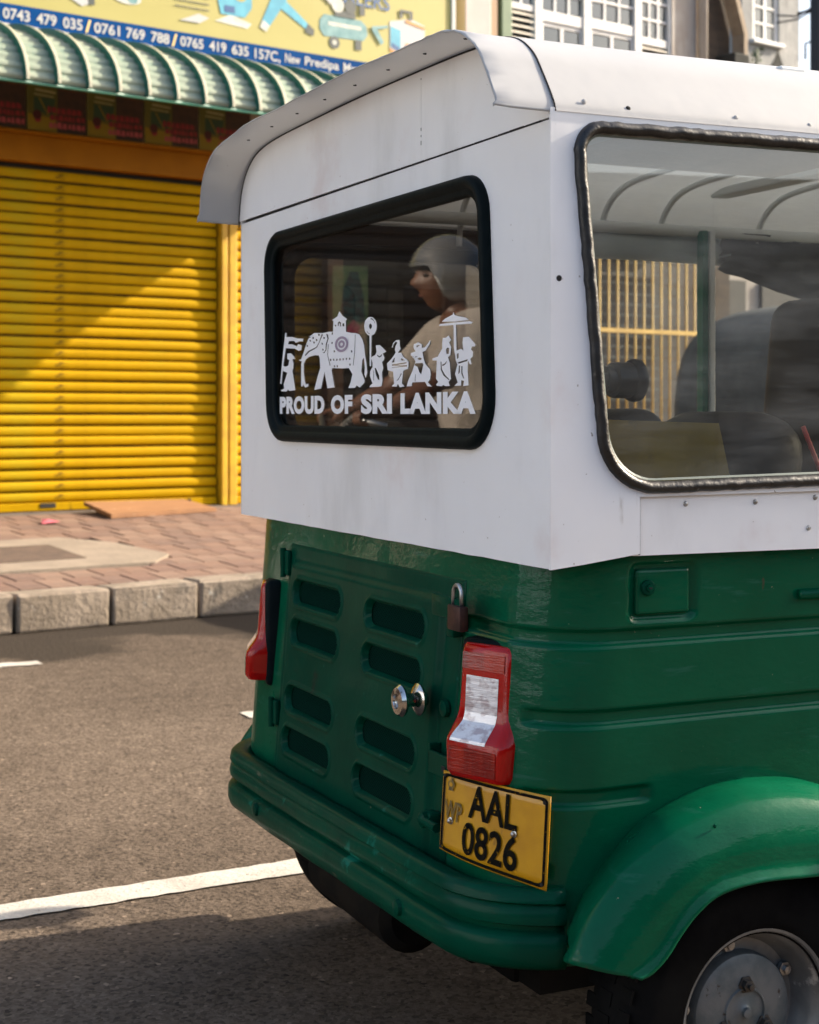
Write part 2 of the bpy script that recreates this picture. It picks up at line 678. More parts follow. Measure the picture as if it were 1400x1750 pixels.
verts = []
for z in zs:
    hw, y0 = half_w(z), y_rear(z)
    for k, p in cols:
        if k == 'fs':
            x, y, nx, ny, q = -hw, y0 + CR + p - 0.13, -1, 0, -9
        elif k == 'fa':
            a = math.pi + p * math.pi / 2
            nx, ny = math.cos(a), math.sin(a)
            x, y, q = -hw + CR + CR * nx, y0 + CR + CR * ny, -9
        elif k == 'r':
            x, y, nx, ny = -(hw - CR) + 2 * (hw - CR) * p, y0, 0, -1
            q = -0.058 - (hw - CR - x)
        elif k == 'na':
            a = -math.pi / 2 + p * math.pi / 2
            nx, ny = math.cos(a), math.sin(a)
            x, y = hw - CR + CR * nx, y0 + CR + CR * ny
            q = -0.058 + 0.188 * p
        else:
            x, y, nx, ny, q = hw, y0 + CR + p, 1, 0, y0 + CR + p
        g = 0.0
        if q > -0.5:
            g += groove(q, z, 0.748, 0.771, -0.20, 5, 0.0095)
            g += groove(q, z, 0.637, 0.660, 0.005, 5, 0.0095)
            g += groove(q, z, 0.527, 0.550, 0.01, 0.174, 0.0085)
            g += groove(q, z, 0.427, 0.449, 0.0, 0.058, 0.0085)
            g += lid_ring(q, z)
            # soft hand-beaten unevenness
            g += 0.0012 * math.sin(9 * q + 7 * z) * math.sin(13 * z - 5 * q + 1)
        verts.append((x - nx * g, y - ny * g, z))
NCOL = len(cols)
faces = []
for i in range(len(zs) - 1):
    for k in range(NCOL - 1):
        c = [i * NCOL + k, i * NCOL + k + 1, (i + 1) * NCOL + k + 1, (i + 1) * NCOL + k]
        if cols[k][0] == 'ns' or cols[k][0] == 'fs':
            m = Vector(verts[c[0]])
            if math.hypot(m.y - WC.y, m.z - WC.z) < 0.255:
                continue
        if cols[k][0] == 'r':
            m = Vector(verts[c[0]])
            if abs(m.x) < 0.32 and 0.42 < m.z < 0.79:
                continue
        faces.append(c)
from_data('body_tub', verts, faces, 'green_paint', TUK, True)

# ---- fuel flap with lock ------------------------------------------------------
flap = box('fuel_flap', (0.606, 0.150, 0.790), (0.6195, 0.240, 0.854), 'green_paint', TUK, 0.005, 3)
lathe('flap_lock', [(0.011, 0), (0.011, 0.004), (0.009, 0.006), (0.0055, 0.0062), (0.0052, 0.009), (0.001, 0.0095)], 'green_dull', flap, 20,
      (0.6193, 0.168, 0.828), 'X')
box('lock_slot', (0.6285, 0.1655, 0.8268), (0.6292, 0.1705, 0.8292), 'seam_dark', flap)
# ---- side trim bar
tube('side_trim', [(0.622, 0.43, 0.806), (0.622, 0.75, 0.806), (0.622, 1.1, 0.806)], 0.0075, 'green_paint', TUK, 12)

# ---- engine hatch with eight screened slots -------------------------------------
SLOTS = [(cx, cz) for cx in (-0.188, 0.155) for cz in (0.737, 0.664, 0.541, 0.464)]
SW, SH = 0.112, 0.0195  # half sizes of a slot opening


def slot_sdf(x, z):
    best, bc = 9, None
    for cx, cz in SLOTS:
        dx = max(abs(x - cx) - (SW - SH), 0)
        d = math.hypot(dx, z - cz) - SH
        if d < best:
            best, bc = d, (cx, cz)
    return best, bc


HX0, HX1, HZ0, HZ1 = -0.365, 0.378, 0.375, 0.822
nx_, nz_ = 230, 160
hv = []
inside = {}
for j in range(nz_ + 1):
    for i in range(nx_ + 1):
        x = HX0 + (HX1 - HX0) * i / nx_
        z = HZ0 + (HZ1 - HZ0) * j / nz_
        d, c = slot_sdf(x, z)
        # snap grid points on to the rim of the opening
        if -0.0022 < d < 0.0022:
            ddx = x - c[0]
            sx = math.copysign(max(abs(ddx) - (SW - SH), 0), ddx)
            v = Vector((sx, z - c[1]))
            if v.length > 1e-6:
                v = v.normalized() * (-d)
                x += v.x
                z += v.y
            d = 0.0
        e = min(x - (HX0 + 0.028), (HX1 - 0.052) - x, z - (HZ0 - 0.05), (HZ1 - 0.030) - z)
        h = 0.003 + 0.009 * sstep(-0.002, 0.012, e)
        h += 0.004 * sstep(0.013, 0.006, d) if d > 0.006 else 0.004
        h -= 0.013 * (1 - sstep(0.0, 0.0075, d))
        edge = min(x - HX0, HX1 - x, HZ1 - z)
        h *= sstep(-0.001, 0.004, edge)
        h += 0.0009 * math.sin(17 * x + 3) * math.sin(13 * z)
        hv.append((x, y_rear(z) - h, z))
        inside[j * (nx_ + 1) + i] = d
hf = []
for j in range(nz_):
    for i in range(nx_):
        a = j * (nx_ + 1) + i
        q = (a, a + 1, a + nx_ + 2, a + nx_ + 1)
        if min(inside[k] for k in q) < -0.0005:
            continue
        hf.append(q)
hatch = from_data('engine_hatch', hv, hf, 'green_dull', TUK, True)
pm('screen_wire', (0.006, 0.040, 0.028), rough=0.8, spec=0.0)
pm('engine_dark', (0.0015, 0.0025, 0.0025), rough=1.0, spec=0.0)
for (cx, cz) in SLOTS:
    sv, sf = [], []
    w, h = SW + 0.012, SH + 0.010
    step = 0.0062
    for sgn in (1, -1):
        c = -w - h
        while c < w + h:
            # line x = c + sgn*z_local clipped to the rectangle
            pts = []
            z0, z1 = -h, h
            xa, xb = c + sgn * z0, c + sgn * z1
            if not (max(xa, xb) < -w or min(xa, xb) > w):
                tmin, tmax = 0.0, 1.0
                dx = xb - xa
                ta, tb = sorted(((-w - xa) / dx, (w - xa) / dx))
                tmin, tmax = max(0, ta), min(1, tb)
                if tmax > tmin:
                    p0 = Vector((xa + dx * tmin, z0 + 2 * h * tmin))
                    p1 = Vector((xa + dx * tmax, z0 + 2 * h * tmax))
                    t = (p1 - p0).normalized()
                    nn = Vector((-t.y, t.x)) * 0.0007
                    k = len(sv)
                    oy = -0.0005 if sgn > 0 else 0.0005
                    for q in (p0 - nn, p0 + nn, p1 + nn, p1 - nn):
                        sv.append((cx + q.x, y_rear(cz + q.y) - 0.0005 + oy, cz + q.y))
                    sf.append((k, k + 1, k + 2, k + 3))
            c += step
    from_data('slot_screen', sv, sf, 'screen_wire', hatch)
    box('slot_well', (cx - w, y_rear(cz) + 0.003, cz - h), (cx + w, y_rear(cz) + 0.006, cz + h), 'engine_dark', hatch)

# hinges, hasp and catches
for (x, z) in ((-0.372, 0.785), (-0.372, 0.50)):
    bm = bmesh.new()
    bm_box(bm, (x - 0.022, y_rear(z) - 0.012, z - 0.024), (x + 0.02, y_rear(z) - 0.001, z + 0.024), 0.004)
    bm_tube(bm, [(x, y_rear(z) - 0.013, z - 0.028), (x, y_rear(z) - 0.013, z + 0.028)], 0.006, 10)
    auto_smooth(from_bm('hinge', bm, 'green_dull', hatch))
bm = bmesh.new()
bm_box(bm, (0.345, y_rear(.78) - 0.040, 0.770), (0.447, y_rear(.78) - 0.034, 0.802), 0.002)
bm_box(bm, (0.362, y_rear(.75) - 0.022, 0.738), (0.385, y_rear(.75) - 0.004, 0.762), 0.004)
auto_smooth(from_bm('hasp', bm, 'green_dull', hatch))
bm = bmesh.new()
bm_box(bm, (0.335, y_rear(.55) - 0.022, 0.532), (0.405, y_rear(.55) - 0.016, 0.566), 0.002)
bm_box(bm, (0.335, y_rear(.55) - 0.022, 0.535), (0.342, y_rear(.55) - 0.002, 0.575), 0.002)
br = from_bm('catch_bracket', bm, 'green_dull', hatch)
box('catch_slot', (0.385, y_rear(.55) - 0.0235, 0.543), (0.397, y_rear(.55) - 0.0222, 0.551), 'seam_dark', br)
bm = bmesh.new()
bm_box(bm, (0.338, y_rear(.46) - 0.026, 0.452), (0.366, y_rear(.46) - 0.004, 0.476), 0.005)
bm_tube(bm, [(0.345, y_rear(.46) - 0.030, 0.464), (0.395, y_rear(.46) - 0.028, 0.462)], 0.007, 10)
bm_lathe(bm, [(0.012, 0), (0.012, 0.012), (0.006, 0.016)], 14, (0.35, y_rear(.46) - 0.02, 0.464), 'Y', -1)
auto_smooth(from_bm('latch', bm, 'green_dull', hatch))
lathe('knob', [(0.010, -0.012), (0.012, -0.006), (0.0235, -0.002), (0.0245, 0.002), (0.019, 0.0065), (0.0105, 0.010), (0.0095, 0.020), (0.0115, 0.024),
               (0.0235, 0.0275), (0.0245, 0.0315), (0.020, 0.037), (0.0115, 0.0385), (0.0105, 0.035), (0.0045, 0.0345)], 'chrome', hatch, 36,
      (0.312, -0.040, 0.637), 'Y', -1)
lathe('hatch_bolt', [(0.013, 0), (0.012, 0.006), (0.004, 0.009)], 'green_dull', hatch, 16, (0.352, y_rear(.63) - 0.006, 0.628), 'Y', -1)

# ---- bumper -------------------------------------------------------------------
bp_prof = [(-0.045, 0.404), (-0.030, 0.411), (-0.006, 0.414), (0.000, 0.409), (0.0025, 0.396), (-0.004, 0.392), (0.0, 0.387), (0.003, 0.374), (0.0015, 0.366),
           (-0.011, 0.361), (-0.0115, 0.354), (0.001, 0.350), (0.0055, 0.343), (0.006, 0.322), (0.001, 0.309), (-0.008, 0.302), (-0.035, 0.300)]
BHW, BY, BR = 0.618, -0.078, 0.17
path = []
path.append((-BHW, 0.20, -1, 0))
path.append((-BHW, BY + BR + .03, -1, 0))
for i in range(17):
    a = math.pi + i / 16 * math.pi / 2
    path.append((-BHW + BR + BR * math.cos(a), BY + BR + BR * math.sin(a), math.cos(a), math.sin(a)))
for i in range(1, 24):
    t = i / 24
    path.append((-BHW + BR + 2 * (BHW - BR) * t, BY - 0.006 * math.sin(math.pi * t), 0, -1))
for i in range(17):
    a = -math.pi / 2 + i / 16 * math.pi / 2
    if BY + BR + BR * math.sin(a) > 0.055:
        break
    path.append((BHW - BR + BR * math.cos(a) + 0.0, BY + BR + BR * math.sin(a), math.cos(a), math.sin(a)))
rows = [[(x + nx * o, y + ny * o + 0.0008 * math.sin(31 * x), z + 0.0012 * math.sin(7 * x + 1) + 0.006 * (x / .6)) for (o, z) in bp_prof] for (x, y, nx, ny) in path]
bumper = loft('bumper', rows, 'green_bumper', TUK, True, thick=0.003)
auto_smooth(bumper, 50)
for x in (-0.30, 0.34):
    lathe('bumper_bolt', [(0.013, 0), (0.011, 0.006), (0.003, 0.008)], 'green_dull', bumper, 16, (x, BY - 0.008, 0.335), 'Y', -1)

# ---- fender flare ---------------------------------------------------------------
FB = [(.045, .345), (.051, .37), (.075, .41), (.107, .449), (.155, .492), (.203, .516), (.273, .537), (.344, .541), (.43, .532), (.51, .50), (.565, .44), (.595, .36), (.60, .30)]
FC = [(.000, .352), (.022, .39), (.050, .425), (.085, .460), (.144, .500), (.200, .522), (.270, .538), (.344, .539), (.43, .526), (.50, .488), (.555, .42), (.58, .35), (.585, .30)]
FL = [(.080, .332), (.098, .338), (.122, .356), (.147, .385), (.175, .410), (.210, .428), (.270, .436), (.344, .434), (.42, .428), (.47, .405), (.515, .36), (.53, .32), (.53, .29)]
cb, cc, cl = (catmull([(p[0], p[1], 0) for p in q], 5) for q in (FB, FC, FL))
frows = []
for b, c, l in zip(cb, cc, cl):
    B = Vector((0.604, b.x, b.y))
    B2 = Vector((0.612, b.x * .97 + c.x * .03, b.y + 0.003))
    C0 = Vector((0.655, b.x * .5 + c.x * .5, b.y * .4 + c.y * .6 + 0.007))
    C = Vector((0.690, c.x, c.y + 0.000))
    c2 = c * 0.82 + l * 0.18
    C1 = Vector((0.712, c2.x, c2.y))
    m2 = c * 0.45 + l * 0.55
    M1 = Vector((0.726, m2.x, m2.y))
    n2 = c * 0.14 + l * 0.86
    M2 = Vector((0.728, n2.x, n2.y))
    L = Vector((0.735, l.x, l.y))
    L2 = Vector((0.730, l.x + (WC.y - l.x) * .02, l.y - 0.004))
    L3 = Vector((0.705, l.x, l.y - 0.002))
    frows.append(catmull([B, B2, C0, C, C1, M1, M2, L, L2, L3], 3))
# rounded lower end: draw the first ribs towards the tip
end0 = frows[0]
tip = [Vector(((p.x - 0.604) * 0.75 + 0.604, p.y + 0.004, p.z - 0.006)) for p in end0]
frows.insert(0, tip)
fender = loft('fender', frows, 'green_paint', TUK, True, thick=0.002)
for (y, z) in ((0.215, 0.512), (0.37, 0.512)):
    lathe('fender_rivet', [(0.003, 0), (0.0025, 0.0012), (0.0006, 0.0018)], 'green_dull', fender, 10, (0.7125, y, z), 'X')
# far side flare (mirror)
fo = copy_obj(fender, TUK)
fo.scale = (-1, 1, 1)

# ---- wheels ----------------------------------------------------------------------


def wheel(center, sgn):
    w = empty('wheel', center, 0, TUK)
    w.scale = (1, 1.045, 1.045)
    if sgn < 0:
        w.rotation_euler = (0, 0, math.pi)
    lathe('tyre', [(0.110, -0.052), (0.128, -0.058), (0.165, -0.058), (0.195, -0.050), (0.205, -0.040), (0.210, -0.02), (0.211, 0.0), (0.210, 0.02), (0.205, 0.040), (0.195, 0.050),
                   (0.178, 0.0565), (0.174, 0.0585), (0.165, 0.058), (0.150, 0.0585), (0.145, 0.0575), (0.132, 0.0585), (0.122, 0.054), (0.112, 0.047)], 'tyre', w, 72, axis='X', cap=(1, 0))
    bm = bmesh.new()
    for i in range(44):
        a = 2 * math.pi * i / 44
        for xx, o in ((0.038, 0.0), (0.0, .07), (-0.036, 0.0)):
            aa = a + o
            r0 = 0.2085 if xx == 0 else 0.2045
            vs = bm_box(bm, (xx - 0.014, -0.009, r0), (xx + 0.014, 0.009, r0 + 0.0035))
            bmesh.ops.rotate(bm, cent=(0, 0, 0), matrix=Matrix.Rotation(aa, 3, 'X'), verts=vs)
    if sgn > 0:
        from_bm('tread', bm, 'tyre', w)['kind'] = 'stuff'
    else:
        bm.free()
    rim = lathe('rim', [(0.112, -0.04), (0.112, 0.044), (0.1165, 0.052), (0.1205, 0.0535), (0.1205, 0.0505), (0.1155, 0.046), (0.109, 0.040), (0.104, 0.026), (0.099, 0.008),
                        (0.094, 0.000), (0.080, -0.001), (0.078, 0.0), (0.02, 0.0), (0.0, 0.0)], 'rim_paint', w, 64, axis='X')
    hub = lathe('hub', [(0.0785, -0.02), (0.0785, 0.012), (0.076, 0.017), (0.070, 0.0195), (0.045, 0.0225), (0.034, 0.023), (0.0325, 0.0255), (0.031, 0.0255), (0.030, 0.0225),
                        (0.012, 0.023), (0.0075, 0.026), (0.0065, 0.031), (0.001, 0.032)], 'hub_paint', w, 56, axis='X')
    for i in range(3):
        a = math.radians(88 + 120 * i)
        c = (0.0215, 0.037 * math.cos(a), 0.037 * math.sin(a))
        lathe('hub_nut', [(0.012, 0), (0.012, 0.003), (0.0085, 0.0035), (0.0085, 0.011), (0.0045, 0.0115), (0.0045, 0.017), (0.0015, 0.0175)], 'steel_dark', w, 6, c, 'X', smooth=False)
    for i in range(5):
        a = math.radians(28 + 72 * i)
        c = (0.001, 0.0895 * math.cos(a), 0.0895 * math.sin(a))
        lathe('rim_nut', [(0.010, 0), (0.010, 0.007), (0.0055, 0.0075), (0.0055, 0.013), (0.0015, 0.0135)], 'zinc', w, 6, c, 'X', smooth=False)
    return w


wheel((0.635, 0.306, 0.2265), 1)
wheel((-0.565, 0.306, 0.2265), -1)
fw = wheel((0, 2.28, 0.2265), 1)

# ---- underbody and silencer -------------------------------------------------------
box('chassis', (-0.50, 0.02, 0.255), (0.50, 1.95, 0.40), 'black_matte', TUK, 0.01)
tube('axle', [(-0.6, 0.306, 0.216), (0.6, 0.306, 0.216)], 0.03, 'black_matte', TUK, 14)
box('wheel_well', (0.45, 0.03, 0.26), (0.56, 0.60, 0.52), 'black_matte', TUK)
bm = bmesh.new()
bm_tube(bm, [(-0.185, 0.03, 0.255), (-0.175, 0.03, 0.255), (0.14, 0.03, 0.25), (0.155, 0.03, 0.25)], [0.045, 0.062, 0.062, 0.045], 24)
bm_tube(bm, [(-0.16, 0.01, 0.27), (-0.225, 0.0, 0.262), (-0.255, -0.005, 0.260)], 0.017, 14)
bm_tube(bm, [(0.14, 0.03, 0.25), (0.30, 0.06, 0.24), (0.34, 0.20, 0.26)], 0.022, 12)
auto_smooth(from_bm('silencer', bm, 'muffler', TUK), 40)
tube('engine_strut', [(-0.05, 0.05, 0.25), (0.05, 0.10, 0.33)], 0.02, 'black_matte', TUK)

# ---- canopy: rear panel, side sheets, roof -------------------------------------------
REAR_WIN = rounded([(-0.438, 1.033), (0.474, 1.033), (0.450, 1.407), (-0.455, 1.410)], [0.062, 0.062, 0.05, 0.055], 8)
HWN = 0.645
low = [(-HWN + 2 * HWN * i / 26, 0.8625 + random.uniform(-.0006, .0006)) for i in range(27)] + [(HWN, 1.4655), (-HWN, 1.4655)]
sheet('rear_panel', low, [offset_poly(REAR_WIN, -0.003)], 'rear', 0.0, 0.004, 'white_sheet', TUK)
arch_pts = [(0.648, 1.474), (0.642, 1.490), (0.615, 1.530), (0.587, 1.565), (0.545, 1.592), (0.49, 1.606), (0.40, 1.613), (0.235, 1.617), (0.0, 1.620), (-0.235, 1.619), (-0.40, 1.617),
            (-0.50, 1.611), (-0.565, 1.598), (-0.613, 1.572), (-0.642, 1.537), (-0.655, 1.497), (-0.660, 1.466)]
arch = [(p.x, p.y) for p in catmull([(a, b, 0) for a, b in arch_pts], 5)]
inner = [(a * 0.993, b - 0.006) for a, b in arch]
up_out = [(-HWN, 1.4685), (0.236, 1.4685)] + [(0.236, 1.609)] + [p for p in inner[::-1] if False]
left_part = [(0.2370, 1.4685)] + [(0.2370, 1.611)] + [p for p in inner if p[0] < 0.23 and p[1] > 1.4685]
right_part = [(0.2378, 1.4685), (0.2378, 1.611)] + [p for p in inner if p[0] > 0.245][::-1]
sheet('gable_panel', left_part, [], 'rear', 0.001, 0.004, 'white_sheet', TUK)
sheet('gable_panel', right_part, [], 'rear', 0.001, 0.004, 'white_sheet', TUK)
# dark backing behind the seams, and the uneven painted-over gap
box('seam_backing', (-0.63, 0.0062, 1.455), (0.63, 0.0075, 1.48), 'seam_dark', TUK)
box('seam_backing', (0.225, 0.0062, 1.48), (0.25, 0.0075, 1.605), 'seam_dark', TUK)
bm = bmesh.new()
x = -0.62
while x < 0.6:
    w = random.uniform(0.02, 0.05)
    g = random.uniform(0.001, 0.0026)
    bm_box(bm, (x, -0.0013, 1.4672 - g / 2), (x + w * .9, 0.002, 1.4672 + g / 2))
    x += w
z = 1.48
while z < 1.60:
    h = random.uniform(0.003, 0.010)
    if random.random() < .35:
        bm_box(bm, (0.2368, -0.0014, z), (0.2382, 0.002, z + h * .7))
    z += h + random.uniform(0.002, 0.008)
from_bm('seam_grime', bm, 'seam_dark', TUK)['kind'] = 'stuff'

VIS = [(-0.082, 0.0), (-0.081, 0.003), (0.0, 0.0)]
rows = []
for yy, up in ((-0.086, 0.001), (-0.083, 0.002), (-0.05, 0.001), (0.0, 0.0), (0.012, 0.0)):
    rows.append([Vector((a * (1 - 0.004 * (0 if yy > -0.05 else 1)), yy - (0.004 if b < 1.48 else 0) + (0.0022 * math.sin(23 * a) if yy < -.08 else 0), b + up + 0.0015 * math.sin(14 * a) + (random.uniform(-.0012, .0012) if yy < -.08 else 0))) for a, b in arch])
visor = loft('roof_visor', rows, 'white_roof', TUK, True, thick=0.0022)
rows = []
for yy in [0.004, 0.006] + [0.05 + 0.1 * i for i in range(24)]:
    k = 1.0035
    rows.append([Vector((a * k, yy, b + 0.0025 + 0.001 * math.sin(9 * yy + 6 * a))) for a, b in arch])
roof = loft('roof', rows, 'white_roof', TUK, True)
bm = bmesh.new()
bm_tube(bm, [Vector((a * 1.002, 0.0035, b + 0.0015)) for a, b in arch], 0.0011, 6)
from_bm('roof_joint', bm, 'seam_dark', roof, True)
bm = bmesh.new()
bm_tube(bm, [Vector((a * .993, 0.0 - 0.001, b - 0.006)) for a, b in arch], 0.0016, 6)
from_bm('visor_joint', bm, 'seam_dark', visor, True)
for i in range(9):
    a = -0.60 + i * 0.135
    zz = min(arch, key=lambda p: abs(p[0] - a))[1]
    lathe('visor_screw', [(0.0040, 0), (0.0030, 0.0016), (0.0006, 0.002)], 'seam_dark', visor, 3, (a, -0.045, zz - 0.004), 'Z', -1, smooth=False)
for yy, zz in ((0.05, 1.492), (0.12, 1.488), (0.30, 1.490), (0.43, 1.489), (0.62, 1.49)):
    lathe('roof_rivet', [(0.0042, 0), (0.0032, 0.0018), (0.0006, 0.0024)], 'white_roof' if yy != .12 else 'seam_dark', roof, 10, (0.645, yy, zz), 'X')

SIDE_WIN = rounded([(0.083, 0.968), (0.80, 0.980), (0.80, 1.466), (0.0365, 1.4585)], [0.085, 0.06, 0.05, 0.036], 10)
side_out = [(-0.004, 0.862), (0.045, 0.867), (0.137, 0.8785), (0.137, 0.9565), (0.90, 0.962), (0.90, 1.484), (-0.004, 1.480)]
sheet('side_panel', side_out, [offset_poly(SIDE_WIN, -0.002)], 'side', HWN + 0.004, 0.004, 'white_sheet', TUK)
sheet('side_skirt', [(0.130, 0.8755), (0.55, 0.874), (0.90, 0.874), (0.90, 0.966), (0.130, 0.960)], [], 'side', HWN - 0.002, 0.003, 'white_sheet', TUK)
sheet('side_post', [(0.90, 0.86), (0.95, 0.86), (0.95, 1.484), (0.90, 1.484)], [], 'side', HWN + 0.003, 0.02, 'white_sheet', TUK)
for yy, zz in ((0.216, 0.945), (0.335, 0.945), (0.442, 0.949), (0.43, 0.905)):
    lathe('skirt_rivet', [(0.0042, 0), (0.0032, 0.0018), (0.0006, 0.0024)], 'zinc', TUK, 10, (HWN - 0.002, yy, zz), 'X')
lathe('panel_hole', [(0.0042, 0), (0.0040, 0.0006), (0.0006, 0.0008)], 'seam_dark', TUK, 14, (HWN + 0.004, 0.009, 1.252), 'X')
box('flange_gap', (HWN - 0.001, 0.1372, 0.877), (HWN + 0.0012, 0.1392, 0.957), 'seam_dark', TUK)
# far side sheet with its own window
FAR_WIN = rounded([(0.10, 1.015), (0.585, 1.015), (0.585, 1.415), (0.10, 1.415)], 0.06, 8)
sheet('far_panel', [(0.0, 0.863), (0.70, 0.875), (0.70, 1.484), (0.0, 1.484)], [FAR_WIN], 'side', -HWN + 0.006, 0.004, 'white_sheet', TUK)
pm('lining_dark', (0.035, 0.026, 0.022), (0.05, 0.038, 0.032), 6, rough=0.8, spec=0.1)
sheet('far_lining', [(0.012, 0.87), (0.695, 0.88), (0.695, 1.478), (0.012, 1.478)], [offset_poly(FAR_WIN, 0.002)], 'side', -HWN + 0.0095, 0.002, 'lining_dark', TUK)
sheet('far_window_glass', FAR_WIN, [], 'side', -HWN + 0.004, 0.0, 'glass_far', TUK)
sweep_loop('far_window_seal', FAR_WIN, [(-0.014, 0.0), (-0.012, 0.010), (0.0, 0.016), (0.016, 0.012), (0.020, 0.0)], 'side', -HWN + 0.0095, 'rubber', TUK)

